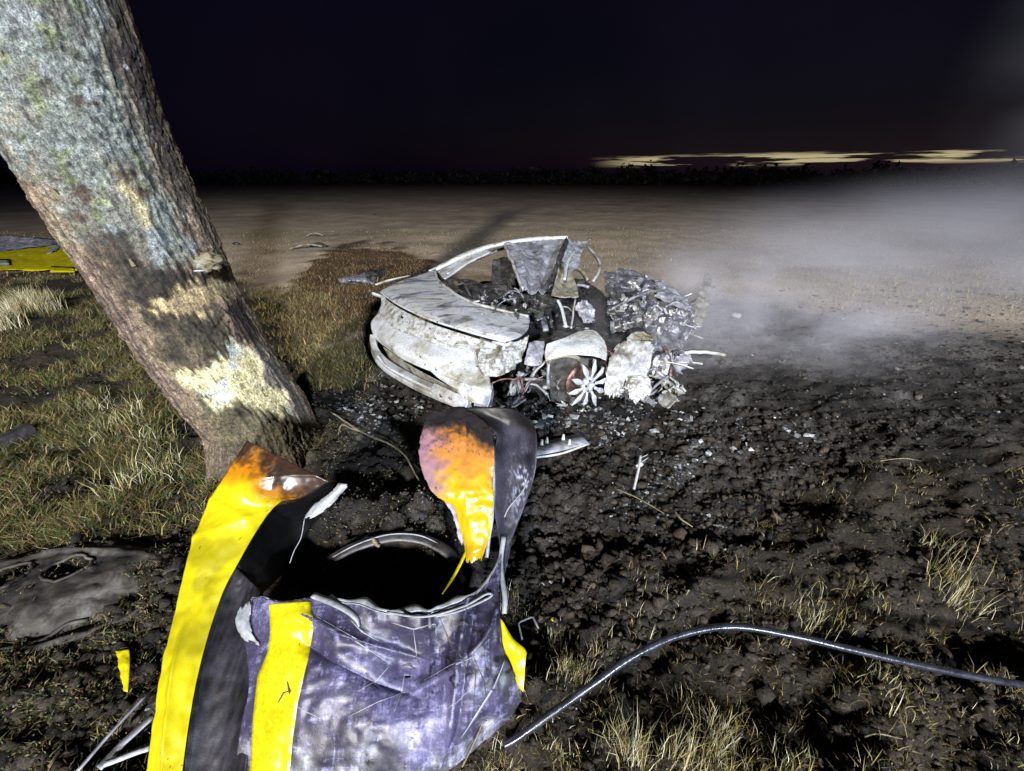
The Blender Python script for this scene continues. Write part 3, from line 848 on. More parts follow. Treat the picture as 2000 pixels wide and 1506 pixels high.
col = over((0.10, 0.07, 0.05), lich * sstep(0.35, 0.8, fbm(ux * 11 - 9, uy * 11, uz * 11, 4)), 0.5)
col = over((0.07, 0.055, 0.05), darkR * (0.7 + 0.3 * sstep(-.2, .3, fine)), 0.5)
col = over((0.48, 0.45, 0.48), darkR * sstep(0.75, 0.95, fine + 0.3 * patch), 0.2)  # pale flecks painted in for wet glints on the dark bark
col = over((0.60, 0.50, 0.26), streak * 0.8, 0.3)
col = over((0.17, 0.12, 0.09), pinkL, 0.8, grain)
col = over((0.024, 0.018, 0.013), char1 * np.clip(0.95 + 0.3 * patch, 0.6, 0.98), 0.6, grain)
col = over((0.44, 0.34, 0.17), band_c * np.clip(0.7 + 0.6 * fine, 0.1, 1), 0.55, grain)
col = over((0.040, 0.032, 0.018), char2 * np.clip(0.85 + 0.4 * patch, 0.4, 0.97), 0.8, fine)
col = over((0.045, 0.028, 0.024), char3 * 0.92, 0.5)
col = over((0.24, 0.20, 0.16), gtan, 0.5)
col = over((0.66, 0.58, 0.32), cream, 0.22, grain)
col = over((0.60, 0.64, 0.56), cream * sstep(0.0, 0.5, patch), 0.15)
col = over((0.12, 0.06, 0.025), cream * sstep(0.70, 0.85, np.abs(vnoise(TH * 40, AR * 6)) * 0.7 + 0.4 * np.abs(fine)), 0.3)
col = over((0.10, 0.085, 0.045), moss * 0.9, 0.7, patch)
fiss = (1 - sstep(0.10, 0.34, plate)) * np.clip(1 - cream - band_c, 0, 1)
col = col * (1 - 0.66 * fiss[..., None])
col = col * (1 + 0.35 * fbm(ux * 22, uy * 22, uz * 22 + 4, 4)[..., None])
lowm = sstep(0.35, 0.0, base[..., 2])
col = over((0.07, 0.055, 0.035), lowm * 0.85 * (1 - cream), 0.6, patch)
rough_m = np.clip(1 - cream - 0.8 * band_c - 0.55 * gtan - 0.5 * streak, 0.04, 1)
disp = rough_m * (0.017 * np.minimum(plate, 0.8) + 0.007 * fine + 0.008 * fib + 0.005 * grain) - 0.016 * cream - 0.010 * band_c + 0.012 * fbm(ux * 3, uy * 3, uz * 3, 2)
flare = 0.10 * sstep(0.42, -0.1, base[..., 2]) ** 1.4 * (0.5 + 0.5 * np.cos(TH * 5 + 0.9)) + 0.03 * sstep(0.3, -0.1, base[..., 2])
tv = base + dirv * (disp + flare)[..., None]
idx = np.arange(NH * NT).reshape(NH, NT)
tq = np.stack([idx[:-1], np.roll(idx, -1, 1)[:-1], np.roll(idx, -1, 1)[1:], idx[1:]], -1).reshape(-1, 4)
tree = thing('tree', (float(axp[0][0]), BY, 0.0), 'big leaning tree trunk with scorched, torn bark and bare cream wood', 'tree')
trunk = fast_mesh('trunk', tv.reshape(-1, 3) - np.array(tree.location), tq[:, ::-1], M['bark'], np.clip(col * 0.72 * (1 - 0.22 * lich[..., None]), 0.005, 0.6).reshape(-1, 3), smooth=True)
trunk.parent = tree
# crown limbs above the frame
for k, (dx, dy, dz, r0) in enumerate([(-0.9, 0.4, 1.7, 0.17), (0.8, 0.7, 1.9, 0.18), (0.0, -0.3, 2.2, 0.16)]):
    b0 = Vector(axp[-1]) - Vector((0, 0, 0.25))
    sweep('limb', [b0, b0 + Vector((dx * 0.4, dy * 0.4, dz * 0.45)), b0 + Vector((dx, dy, dz))], circ(r0, 10), M['stick'], tree, scale=[1, 0.8, 0.5])
# knot with a broken branch stub, just above the hack line
sb = np.array(YP(402, 512, BY - 0.345))
lump('branch_stub', sb + np.array((0.0, 0.03, 0)), (0.075, 0.06, 0.05), M['stick'], tree, 3, 0.5, 2.5, 3.3)
lump('broken_wood', sb + np.array((0.005, -0.012, -0.005)), (0.05, 0.035, 0.035), M['ochre'], tree, 3, 0.5, 3, 9.3)
sweep('torn_bark_edge', [Vector(YP(380, 530, BY - 0.345)), Vector(YP(409, 527, BY - 0.345)), Vector(YP(432, 521, BY - 0.31))], rect(0.02, 0.008), M['chalk'], tree, n=12, wob=0.004)
lump('pale_fungus', YP(325, 688, BY - 0.31), (0.022, 0.03, 0.014), M['chalk'], tree, 2, 0.2, 2, 1.0)
for k in range(26):                       # loose bark flakes standing off the trunk
    i = int(rng.integers(int(NH * 0.22), int(NH * 0.72))); j = int(rng.integers(0, NT))
    p = tv[i, j]; d = dirv[i, j]
    s = rng.uniform(0.012, 0.03); t_ = tt[i]
    a = p + d * 0.004 - t_ * s; b = p + d * rng.uniform(0.012, 0.025) + t_ * s
    w_ = np.cross(t_, d) * s * 0.5
    mesh_obj('bark_flake', [a - w_, a + w_, b + w_ * 0.6, b - w_ * 0.4], [(0, 1, 2, 3)], M['stick'], tree, smooth=False, thick=0.003)

# ================================================================== torn bumper cover with yellow stripes
cover = thing('bumper_cover', G(760, 1180, 0.0), 'torn and scuffed dark bumper cover with yellow stripes, standing in front of the tree', 'bumper')
YEL = C3(0.41, 0.345, 0.002)


def flap_col(u, v, g):
    n = fbm(g[:, 0] * 14, g[:, 1] * 14, g[:, 2] * 14, 4)
    c = YEL * (1 + 0.10 * fbm(g[:, 0] * 5, g[:, 1] * 5, g[:, 2] * 5, 2))[:, None]
    t = v + 0.14 * np.maximum(0, u - 0.25) * (v > 0.7) + 0.035 * n
    o = sstep(0.76, 0.90, t)[:, None]; c = c * (1 - o) + o * C3(0.42, 0.15, 0.005)
    o = sstep(0.89, 0.985, t + 0.02 * n)[:, None]; c = c * (1 - o) + o * C3(0.035, 0.016, 0.010)
    gr = 0.35 * sstep(0.5, 0.0, np.abs(t - 0.96) * 12) * sstep(0.1, 0.8, fbm(g[:, 0] * 60, g[:, 1] * 60, g[:, 2] * 60, 2)); gr = gr[:, None]
    c = c * (1 - gr) + gr * C3(0.24, 0.17, 0.07)
    stn = sstep(0.35, 0.9, fbm(g[:, 0] * 6 + 4, g[:, 1] * 6, g[:, 2] * 6, 4))[:, None]; c = c * (1 - 0.35 * stn)
    sg = sstep(0.80, 0.97, t)[:, None] * sstep(-0.2, 0.5, fbm(g[:, 0] * 45, g[:, 1] * 45 + 20 * g[:, 0], g[:, 2] * 45, 4, 0.7))[:, None]; c = c * (1 - 0.8 * sg) + 0.8 * sg * C3(0.018, 0.012, 0.009)
    d = (vnoise(g[:, 0] * 130, g[:, 1] * 130, g[:, 2] * 130) > 0.88)[:, None] * (v > 0.5)[:, None]
    return np.clip(c * np.where(d, 0.15, 1), 0.004, 1)


def row2(a, b, bulge=0.0):
    """four points from a to b with the middle raised"""
    return [(a[0] + (b[0] - a[0]) * t, a[1] + (b[1] - a[1]) * t, a[2] + (b[2] - a[2]) * t + bulge * math.sin(math.pi * t)) for t in (0, 1 / 3, 2 / 3, 1)]


flap_rows = [row2((268, 1610, 0.02), (348, 1610, 0.02), 0.02), row2((288, 1490, 0.12), (358, 1492, 0.12), 0.02), row2((315, 1310, 0.27), (386, 1320, 0.26), 0.018),
             row2((345, 1180, 0.39), (425, 1185, 0.37), 0.012), row2((368, 1085, 0.48), (462, 1105, 0.45), 0.02), row2((405, 988, 0.59), (535, 990, 0.55), 0.03),
             row2((438, 930, 0.69), (588, 972, 0.62), 0.03), row2((482, 860, 0.80), (642, 940, 0.70), 0.01)]
fg_ = net(flap_rows, 60, 160); fN = grid_normals(fg_)
if fN[40, 30, 2] < 0: fN = -fN
pu, pv_ = np.meshgrid(np.linspace(0, 1, 60), np.linspace(0, 1, 160))
cre = 0.020 * np.exp(-np.abs(pu - (0.30 + 0.9 * (0.36 - pv_))) / 0.10) * sstep(0.42, 0.30, pv_)                       # long crease low on the flap
cre -= 0.016 * np.exp(-((pu - 0.45) / 0.2) ** 2 - ((pv_ - 0.45) / 0.10) ** 2) + 0.012 * np.exp(-((pu - 0.7) / 0.15) ** 2 - ((pv_ - 0.56) / 0.05) ** 2)
cre += 0.014 * np.exp(-np.abs(pv_ - 0.62 - 0.08 * pu) / 0.025) + 0.012 * np.exp(-np.abs(pv_ - 0.74 + 0.1 * pu) / 0.03)
cre += 0.018 * np.exp(-np.abs((pv_ - 0.86) - 0.25 * (pu - 0.3)) / 0.03) * sstep(0.2, 0.4, pu)
sheet('striped_flap', None, M['stripe'], cover, (60, 160), (0.005, 10), 0.004, colf=flap_col, seed=2.2, g=fg_ + fN * cre[..., None])


def soot_col(dark):
    def f(u, v, g):
        n = fbm(g[:, 0] * 9, g[:, 1] * 9, g[:, 2] * 9, 4); st = vnoise(g[:, 0] * 90, g[:, 1] * 6, g[:, 2] * 6)
        c = C3(0.010, 0.009, 0.012) * (1 + 0.8 * n + 0.9 * st)[:, None] * dark
        return np.clip(c, 0.004, 1)
    return f


sheet('dark_channel', [row2((346, 1610, 0.0), (470, 1610, 0.0), -0.01), row2((356, 1490, 0.11), (482, 1490, 0.10), -0.03), row2((384, 1320, 0.25), (506, 1330, 0.235), -0.03), row2((423, 1185, 0.36), (520, 1240, 0.31), -0.03), row2((460, 1105, 0.44), (512, 1160, 0.40), -0.02)],
      M['paint'], cover, (40, 70), (0.004, 14), 0.004, colf=soot_col(1.2), seed=3.1)
sheet('inner_wall', [row2((460, 1108, 0.43), (510, 1162, 0.38), -0.02), row2((500, 1040, 0.48), (560, 1110, 0.20), -0.02), row2((533, 992, 0.545), (600, 1040, 0.25), -0.02), row2((586, 974, 0.61), (625, 990, 0.42), 0), row2((640, 942, 0.69), (652, 950, 0.62), 0)],
      M['paint'], cover, (30, 40), (0.006, 8), 0.004, colf=soot_col(0.35), seed=5.1)

F_ROWS = [[(490, 1166, .42), (545, 1176, .43), (610, 1166, .445), (690, 1180, .45), (780, 1199, .44), (870, 1190, .44), (940, 1152, .46), (980, 1080, .50)],
          [(478, 1235, .345), (540, 1240, .365), (605, 1246, .37), (690, 1258, .36), (785, 1264, .34), (870, 1258, .36), (938, 1230, .40), (974, 1180, .43)],
          [(488, 1335, .25), (535, 1338, .27), (592, 1342, .28), (690, 1355, .28), (785, 1362, .26), (870, 1356, .28), (940, 1325, .31), (985, 1275, .33)],
          [(468, 1440, .13), (520, 1440, .16), (575, 1442, .17), (690, 1450, .175), (785, 1452, .17), (870, 1438, .17), (950, 1400, .185), (1018, 1350, .20)],
          [(452, 1640, -.06), (505, 1640, -.05), (560, 1640, -.05), (670, 1620, -.04), (765, 1580, -.03), (850, 1520, -.01), (935, 1455, .03), (995, 1405, .06)]]


def scuff_col(u, v, g):
    x, y, z = g.T
    n = fbm(x * 5 + 0.8 * y, y * 5 - 0.7 * x, z * 5, 4); n2 = fbm(x * 17 + 9 * y, y * 17 - 8 * x, z * 17, 4)
    c = C3(0.026, 0.022, 0.046) * (1 + 0.4 * n + 0.25 * n2)[:, None]  # purple-grey paint with the blue emergency light mixed into its colour
    w = sstep(0.0, 1.0, 0.6 * n + 0.75 * np.exp(-((u - 0.60) / 0.26) ** 2 - ((v - 0.52) / 0.26) ** 2))[:, None]
    c = c * (1 - 0.7 * w) + 0.7 * w * C3(0.095, 0.088, 0.18)
    mudl = sstep(0.72, 0.95, v + 0.12 * n2)[:, None]; c = c * (1 - mudl) + mudl * C3(0.10, 0.10, 0.105) * (1 + 0.6 * n2)[:, None]
    dk = sstep(0.9, 0.97, u + 0.03 * n2)[:, None] * sstep(0.5, 0.62, v)[:, None]; c = c * (1 - dk) + dk * C3(0.03, 0.03, 0.04)
    cr_ = (np.abs(vnoise(x * 14 + 2 * n, y * 5, z * 5)) < 0.02 + 0.03 * sstep(0.7, 0.9, u))[:, None] & (u > 0.45)[:, None]
    return np.clip(np.where(cr_, c * 0.15, c), 0.005, 1)


FG = net(F_ROWS, 150, 120)
fu, fv = np.meshgrid(np.linspace(0, 1, 150), np.linspace(0, 1, 120))
nrm = grid_normals(FG)
if nrm[60, 75, 2] < 0: nrm = -nrm
# a deep dent with folds radiating from it, jagged rim
dent = -0.075 * np.exp(-((fu - 0.60) / 0.10) ** 2 - ((fv - 0.36) / 0.16) ** 2)
dent += 0.028 * np.exp(-np.abs((fv - 0.14) - 0.55 * (fu - 0.30)) / 0.025) * sstep(0.2, 0.3, fu) * sstep(0.72, 0.55, fu)
dent += -0.024 * np.exp(-np.abs((fv - 0.28) - 0.65 * (fu - 0.25)) / 0.04) * sstep(0.2, 0.3, fu) * sstep(0.7, 0.5, fu)
dent += 0.026 * np.exp(-np.abs(fu - 0.66 - 0.05 * fv) / 0.012) * sstep(0.45, 0.15, fv) + 0.022 * np.exp(-np.abs((fv - 0.45) + 0.5 * (fu - 0.6)) / 0.03) * sstep(0.58, 0.65, fu)
dent += 0.022 * np.exp(-np.abs(fu - 0.80 + 0.1 * fv) / 0.015) - 0.02 * np.exp(-np.abs(fu - 0.84 + 0.12 * fv) / 0.02)
jag = 0.012 * fbm(fu * 14, 0 * fu, 3.0, 3) * sstep(0.12, 0.0, fv)
FG = FG + nrm * dent[..., None] + np.array((0, 0, 1)) * jag[..., None]
FG = FG + nrm * (0.010 * fbm(FG[..., 0] * 6 + 2 * FG[..., 1], FG[..., 1] * 6 - 3 * FG[..., 0], FG[..., 2] * 6, 3) * sstep(0.2, 0.3, fu))[..., None]
FG = crumple(FG, 0.0055, 11, 4.0)
front_s = sheet('scuffed_front', None, M['scuff'], cover, (150, 120), None, 0.004, colf=scuff_col, g=FG, holes=[(0.575, 0.40, 0.012, 0.006)])
fbv = BVHTree.FromPolygons([Vector(p) for p in FG.reshape(-1, 3)], grid_faces(120, 150))


def decal(name, left, right, mat, parent, n=(10, 60), off=0.004, bv=fbv):
    a = lin(np.array(left, float), n[1]); b = lin(np.array(right, float), n[1])
    vs_ = []
    for i in range(n[1]):
        for j in range(n[0]):
            t = j / (n[0] - 1); q_ = a[i] * (1 - t) + b[i] * t
            d = ray(*q_).normalized(); hit, no, _, _ = bv.ray_cast(Vector((0, 0, CAMH)), d)
            if hit is None: hit, no, _, _ = bv.find_nearest(G(q_[0], q_[1], 0.2))
            if no.dot(d) > 0: no = -no
            vs_.append(tuple(hit + no * off))
    return mesh_obj(name, vs_, grid_faces(n[1], n[0]), mat, parent, thick=0.0015)


decal('yellow_stripe', [(527, 1180), (530, 1235), (524, 1275), (505, 1320), (496, 1400), (490, 1506), (486, 1560)], [(606, 1174), (614, 1228), (602, 1290), (584, 1370), (574, 1440), (568, 1506), (563, 1560)], M['yellow'], cover, (12, 90))
def mark(name, pts, w, mat, off=0.0045):
    p = np.array(pts, float); d = np.gradient(p, axis=0); n_ = np.stack([-d[:, 1], d[:, 0]], 1); n_ /= np.linalg.norm(n_, axis=1, keepdims=True) + 1e-6
    k = np.array([0.25] + [1.0] * (len(p) - 2) + [0.2])[:, None] * w / 2
    decal(name, p - n_ * k, p + n_ * k, mat, cover, (3, 24), off)


for pts, w in [([(618, 1205), (680, 1240), (730, 1275), (765, 1298)], 2.6), ([(686, 1212), (705, 1232), (745, 1256)], 3.4), ([(765, 1215), (808, 1228), (850, 1218), (852, 1240)], 2.6), ([(808, 1228), (812, 1258), (815, 1290)], 2.0), ([(580, 1378), (600, 1390), (628, 1402)], 3),
               ([(985, 1290), (965, 1340), (930, 1395), (900, 1440)], 4), ([(830, 1330), (880, 1300), (930, 1280)], 2.4), ([(700, 1350), (735, 1330), (760, 1300)], 3), ([(680, 1400), (740, 1370), (800, 1350)], 2.6), ([(770, 1390), (785, 1350), (790, 1315)], 3.5), ([(850, 1400), (890, 1372), (925, 1340)], 2)]:
    mark('crease_scratch', pts, w, M['primer'])
for pts, w in [([(858, 1205), (878, 1250), (905, 1290), (915, 1340)], 4), ([(905, 1290), (930, 1310), (925, 1370)], 3), ([(925, 1282), (945, 1330), (950, 1370)], 3), ([(785, 1300), (800, 1296), (812, 1308)], 7)]:
    mark('crack', pts, w, M['soot'])
for pts, w in [([(545, 1372), (556, 1352), (568, 1350)], 4), ([(562, 1330), (568, 1350), (567, 1356)], 4)]:
    mark('stripe_tear', pts, w, M['soot'], 0.0075)
# torn rim: thin bright edge of the plastic, and a pale inner skin folded back
rim_pts = [Vector(FG[0, i]) for i in range(0, 150, 3)] + [Vector(FG[0, 149])]
sweep('rim_edge', rim_pts, rect(0.006, 0.004), M['primer'], cover, n=200, wob=0.003)
rim_in = [p + Vector((0, 0.03 + 0.012 * math.sin(i * 0.9), -0.012 + 0.006 * math.sin(i * 1.7))) for i, p in enumerate(rim_pts)]
ga = np.stack([crom([tuple(p) for p in rim_pts], 120), crom([tuple((a + b) / 2 + Vector((0, 0, 0.008))) for a, b in zip(rim_pts, rim_in)], 120), crom([tuple(p) for p in rim_in], 120)])
ga = np.stack([crom(ga[:, j], 8) for j in range(120)], 1) + np.array((0, 0.003, 0.003))
sheet('folded_rim', None, M['primer'], cover, (120, 8), (0.004, 30), 0.002, g=ga[:, 42:], ragged=0.0) if False else mesh_obj('folded_rim', ga[:, 40:].reshape(-1, 3), grid_faces(8, 80), M['primer'], cover, thick=0.002)
sweep('rim_fold', [(755, 1196, .452), (830, 1204, .452), (905, 1184, .46), (950, 1160, .47), (957, 1166, .462), (900, 1192, .45), (850, 1204, .445)], rect(0.010, 0.004), M['primer'], cover, n=50)
sweep('torn_ridge', [(612, 1162, .452), (650, 1178, .447), (690, 1205, .425), (700, 1225, .405)], rect(0.026, 0.006), M['primer'], cover, n=30, scale=[1, 1.1, 0.8, 0.2], wob=0.004)
sheet('primer_patch', [row2((470, 1185, .41), (492, 1172, .425)), row2((458, 1215, .375), (490, 1225, .372), .006), row2((475, 1250, .34), (510, 1262, .335), .004)], M['primer'], cover, (16, 16), (0.004, 20), 0.002, ragged=0.09)


def tongue_col(u, v, g):
    n = 1.4 * fbm(g[:, 0] * 16 + 6 * g[:, 1], g[:, 1] * 16, g[:, 2] * 16 - 5 * g[:, 0], 5, 0.65)
    c = C3(0.43, 0.27, 0.002) * np.ones((len(u), 1))
    o = sstep(0.56, 0.30, v + 0.05 * n)[:, None]; c = c * (1 - o) + o * C3(0.38, 0.15, 0.03)
    p = (sstep(0.45, 0.05, u + 0.1 * n) * sstep(0.62, 0.45, v))[:, None]; c = c * (1 - 0.8 * p) + 0.8 * p * C3(0.20, 0.12, 0.20)
    k = sstep(0.27, 0.12, v + 0.04 * n - 0.06 * (u > 0.6))[:, None]; c = c * (1 - k) + k * C3(0.016, 0.013, 0.014)
    s = ((vnoise(g[:, 0] * 200, g[:, 1] * 200, g[:, 2] * 200) > 0.6) & (v < 0.33) & (v > 0.1))[:, None]
    c = np.where(s, c * 0.2 + 0.02, c)
    lo = sstep(0.8, 0.95, v + 0.03 * n)[:, None]; c = c * (1 - 0.3 * lo)
    return np.clip(c, 0.004, 1)


sheet('burnt_tongue', [[(838, 800, .885), (872, 796, .90), (918, 799, .90), (964, 842, .875)], [(824, 840, .825), (870, 840, .85), (920, 842, .85), (966, 868, .835)], [(819, 885, .76), (868, 885, .79), (920, 888, .79), (965, 905, .775)],
                       [(838, 955, .675), (878, 955, .70), (922, 957, .70), (964, 958, .685)], [(884, 990, .62), (908, 990, .64), (936, 992, .64), (961, 1000, .62)], [(902, 1045, .535), (918, 1046, .55), (938, 1048, .55), (955, 1045, .54)], [(913, 1098, .455), (921, 1100, .462), (930, 1100, .462), (939, 1094, .458)]],
      M['stripe'], cover, (70, 120), (0.010, 10), 0.004, colf=tongue_col, seed=8.0, ragged=0.022)
sheet('torn_layer', [row2((850, 955, .665), (880, 975, .63)), row2((880, 1000, .595), (905, 1010, .58)), row2((898, 1060, .50), (912, 1075, .48))], M['paint'], cover, (12, 24), (0.006, 20), 0.003, ragged=0.08, colf=lambda u, v, g: np.tile(C3(0.25, 0.2, 0.27), (len(u), 1)))


def dark_col(u, v, g):
    n = fbm(g[:, 0] * 12, g[:, 1] * 12, g[:, 2] * 12, 4); f = vnoise(g[:, 0] * 160, g[:, 1] * 160, g[:, 2] * 160)
    c = C3(0.030, 0.028, 0.040) * (1 + 0.6 * n)[:, None]
    w = (np.exp(-((u - 0.72) / 0.22) ** 2 - ((v - 0.5) / 0.13) ** 2) * sstep(-0.1, 0.5, f + n))[:, None]
    c = c * (1 - 0.8 * w) + 0.8 * w * C3(0.42, 0.45, 0.58)
    t_ = sstep(0.22, 0.1, v)[:, None]; c = c * (1 - t_) + t_ * C3(0.010, 0.009, 0.009)
    return np.clip(c, 0.004, 1)


sheet('curled_flap', [[(865, 801, .875), (930, 795, .91), (1000, 799, .92), (1040, 822, .90)], [(960, 838, .87), (985, 835, .83), (1022, 840, .83), (1048, 850, .86)], [(966, 880, .81), (986, 885, .76), (1022, 888, .76), (1048, 890, .79)], [(966, 940, .71), (988, 945, .66), (1018, 945, .66), (1044, 930, .70)],
                      [(966, 1000, .60), (986, 1012, .56), (1008, 1014, .56), (1024, 990, .60)], [(974, 1062, .51), (984, 1072, .48), (994, 1066, .48), (1004, 1045, .51)], [(976, 1120, .46), (981, 1125, .44), (986, 1120, .44), (990, 1105, .45)]],
      M['paint'], cover, (44, 70), (0.006, 8), 0.004, colf=dark_col, seed=9.0)
sweep('pale_edge', [(964, 870, .83), (965, 930, .725), (962, 1000, .615), (955, 1050, .53), (950, 1090, .47)], rect(0.016, 0.006), M['primer'], cover, n=40, wob=0.003, scale=[.4, .7, 1, 1.1, .9])
sweep('pale_edge', [(1040, 925, .70), (1020, 960, .65), (995, 990, .60), (985, 1010, .57)], rect(0.006, 0.004), M['primer'], cover, n=24)
sweep('side_support', [(985, 1050, .535), (978, 1100, .475), (985, 1170, .42), (984, 1200, .39)], rect(0.02, 0.008), M['primer'], cover, n=24, wob=0.004)
sweep('torn_vinyl', [(912, 1075, .44), (900, 1100, .42), (884, 1130, .41), (864, 1160, .42)], rect(0.014, 0.003), M['yellow'], cover, n=30, scale=[1, 1, .9, .3])
sheet('yellow_tab', [row2((974, 1205, .40), (978, 1208, .40)), row2((978, 1235, .37), (1000, 1245, .36), .01), row2((978, 1262, .335), (1026, 1270, .32), .02), row2((996, 1290, .29), (1026, 1290, .295), .01), row2((1012, 1340, .24), (1022, 1352, .23))], M['yellow'], cover, (20, 30), (0.005, 14), 0.003)
sheet('white_splinter', [row2((662, 944, .66), (682, 946, .655), .005), row2((642, 966, .62), (664, 968, .61), .006), row2((614, 985, .58), (638, 995, .565), .004), row2((594, 1012, .54), (608, 1013, .54))], M['primer'], cover, (14, 22), (0.005, 18), 0.003, ragged=0.05)
sweep('loose_fibre', [(595, 1012, .54), (588, 1050, .47), (575, 1075, .43), (566, 1100, .39)], circ(0.0022, 5), M['primer'], cover, n=20)

# ================================================================== burnt-out car
car = thing('burnt_car', (-0.2, 4.4, 0.0), 'burnt-out pale grey car wreck with collapsed roof, on scorched soil', 'car')
LID = [[(742, 570, .85), (775, 593, .83), (835, 622, .80), (915, 648, .745), (988, 668, .68)],
       [(752, 562, .885), (795, 585, .87), (850, 612, .835), (930, 640, .78), (1012, 660, .71)],
       [(778, 550, .915), (820, 570, .90), (878, 598, .865), (950, 625, .81), (1030, 645, .74)],
       [(815, 538, .93), (845, 556, .92), (898, 588, .885), (962, 610, .83), (1034, 630, .765)],
       [(850, 526, .94), (860, 549, .93), (908, 583, .895), (968, 602, .845), (1034, 618, .79)]]
lid = sheet('boot_lid', LID, M['lid'], car, (60, 40), (0.005, 7), 0.008, sharp=False, seed=1.0)
sweep('lid_lip', [LID[0][0], LID[0][1], LID[0][2], LID[0][3], LID[0][4]], circ(0.012, 8), M['ash_white'], lid, n=40)
sweep('window_seal', [(848, 524, .945), (858, 550, .935), (908, 585, .90), (968, 604, .85), (1032, 618, .795)], circ(0.016, 8), M['ash'], lid, n=40, wob=0.004)
sheet('rear_panel', [[(744, 576, .835), (776, 600, .815), (836, 630, .78), (915, 656, .725), (975, 674, .665)], [(745, 594, .77), (775, 620, .75), (834, 647, .72), (908, 668, .67), (968, 683, .615)], [(738, 613, .69), (770, 640, .67), (832, 665, .64), (902, 682, .59), (962, 694, .545)]],
      M['ash_spot'], car, (110, 40), (0.006, 12), 0.006, holes=[(0.30, 0.35, 0.010, 0.05), (0.12, 0.3, 0.007, 0.04), (0.52, 0.3, 0.007, 0.04), (0.56, 0.75, 0.007, 0.035), (0.70, 0.72, 0.007, 0.03), (0.82, 0.4, 0.006, 0.03)])
sheet('bumper_skin', [[(738, 612, .69), (770, 640, .67), (832, 665, .64), (902, 682, .59), (962, 694, .545)], [(726, 628, .63), (764, 660, .61), (828, 690, .58), (898, 703, .53), (952, 712, .49)], [(726, 645, .57), (768, 678, .55), (832, 705, .52), (900, 722, .475), (955, 730, .44)], [(736, 664, .50), (785, 700, .47), (848, 728, .44), (905, 750, .40), (960, 765, .37)]],
      M['ash_white'], car, (80, 44), (0.004, 8), 0.006, sharp=False)
sheet('lower_skin', [[(838, 722, .455), (870, 735, .44), (905, 748, .41), (935, 757, .385), (960, 762, .375)], [(862, 742, .40), (885, 755, .38), (915, 768, .35), (940, 775, .33), (958, 780, .32)], [(888, 758, .35), (900, 772, .315), (920, 785, .28), (940, 790, .27), (952, 796, .26)]],
      M['ash_white'], car, (40, 26), (0.004, 8), 0.006, sharp=False)
sheet('recess_wall', [[(748, 676, .47), (800, 712, .44), (850, 740, .41), (895, 762, .37)], [(756, 690, .42), (805, 722, .39), (850, 745, .365), (890, 765, .345)], [(762, 705, .34), (810, 735, .31), (850, 752, .30), (890, 770, .30)]], M['ochre'], car, (40, 14), (0.004, 12), 0.006)
beam = sweep('bumper_beam', [(730, 660, .50), (732, 685, .42), (752, 712, .36), (800, 742, .315), (855, 768, .265), (918, 792, .22)], chan(0.06, 0.105), M['ash'], car, n=60, smooth=False)
sweep('beam_ridge', [(737, 694, .445), (756, 716, .385), (803, 742, .345), (857, 766, .30), (917, 787, .255)], circ(0.012, 6), M['ash_white'], beam, n=40)
sheet('beam_cap', [[(848, 748, .35), (875, 760, .335), (915, 778, .30)], [(842, 760, .315), (870, 772, .29), (914, 790, .255)], [(846, 772, .275), (872, 786, .24), (912, 797, .215)]], M['ash'], beam, (30, 16), (0.006, 14), 0.006, holes=[(0.35, 0.7, 0.05, 0.1), (0.62, 0.55, 0.05, 0.1)])
lampR = sheet('tail_lamp_housing', [[(948, 668, .66), (985, 668, .66), (1015, 665, .655), (1032, 655, .67)], [(935, 690, .60), (968, 684, .62), (998, 680, .61), (1028, 676, .60)], [(936, 715, .52), (965, 712, .545), (994, 706, .53), (1020, 700, .51)], [(948, 735, .45), (972, 735, .46), (992, 728, .45), (1005, 718, .45)]],
              M['ash_spot'], car, (50, 50), (0.030, 11), 0.006, seed=4)
lump('lamp_bowl', G(978, 716, .47), (0.075, 0.08, 0.07), M['soot'], lampR, 3, 0.35, 3, 2.0)
sheet('lamp_flange', [[(938, 660, .665), (962, 668, .65), (982, 676, .64)], [(930, 690, .585), (948, 700, .575), (965, 708, .565)], [(938, 712, .52), (950, 718, .515), (962, 722, .51)]], M['ochre'], lampR, (20, 20), (0.006, 14), 0.005)
sheet('bumper_corner', [[(928, 750, .38), (945, 745, .385), (962, 750, .37)], [(928, 770, .31), (944, 768, .325), (964, 770, .305)], [(926, 793, .23), (944, 795, .235), (960, 796, .23)]], M['grey'], car, (24, 24), (0.014, 15), 0.006, seed=6)
sweep('spoiler_strip', [(733, 556, .90), (760, 547, .925), (800, 538, .94)], rect(0.045, 0.02), M['ash_white'], car, n=16, scale=[.8, 1, .5])
sweep('hinge_bracket', [(727, 573, .84), (742, 578, .825), (752, 584, .81)], rect(0.02, 0.035), M['ash_white'], car, n=10)
# roof rail and pillars of the far side
rail = sweep('roof_rail', [(846, 528, .93), (868, 517, 1.0), (905, 499, 1.10), (950, 483, 1.18), (990, 474, 1.23), (1050, 466, 1.27), (1108, 464, 1.28)], [(-.045, -.02), (.045, -.026), (.052, .0), (.04, .022), (-.03, .026), (-.05, .008)], M['ash_white'], car, n=60)
sweep('drip_channel', [(872, 535, .93), (920, 510, 1.02), (960, 494, 1.09), (984, 486, 1.12)], rect(0.035, 0.03), M['grey'], rail, n=30, wob=0.012)
sheet('sail_panel', [[(838, 531, .93), (852, 530, .92), (868, 545, .91)], [(862, 519, .995), (876, 520, .98), (890, 530, .96)], [(900, 501, 1.09), (910, 504, 1.075), (920, 510, 1.06)], [(945, 485, 1.17), (952, 488, 1.16), (958, 492, 1.15)]], M['ash'], car, (16, 30), (0.008, 10), 0.02, seed=2.4)
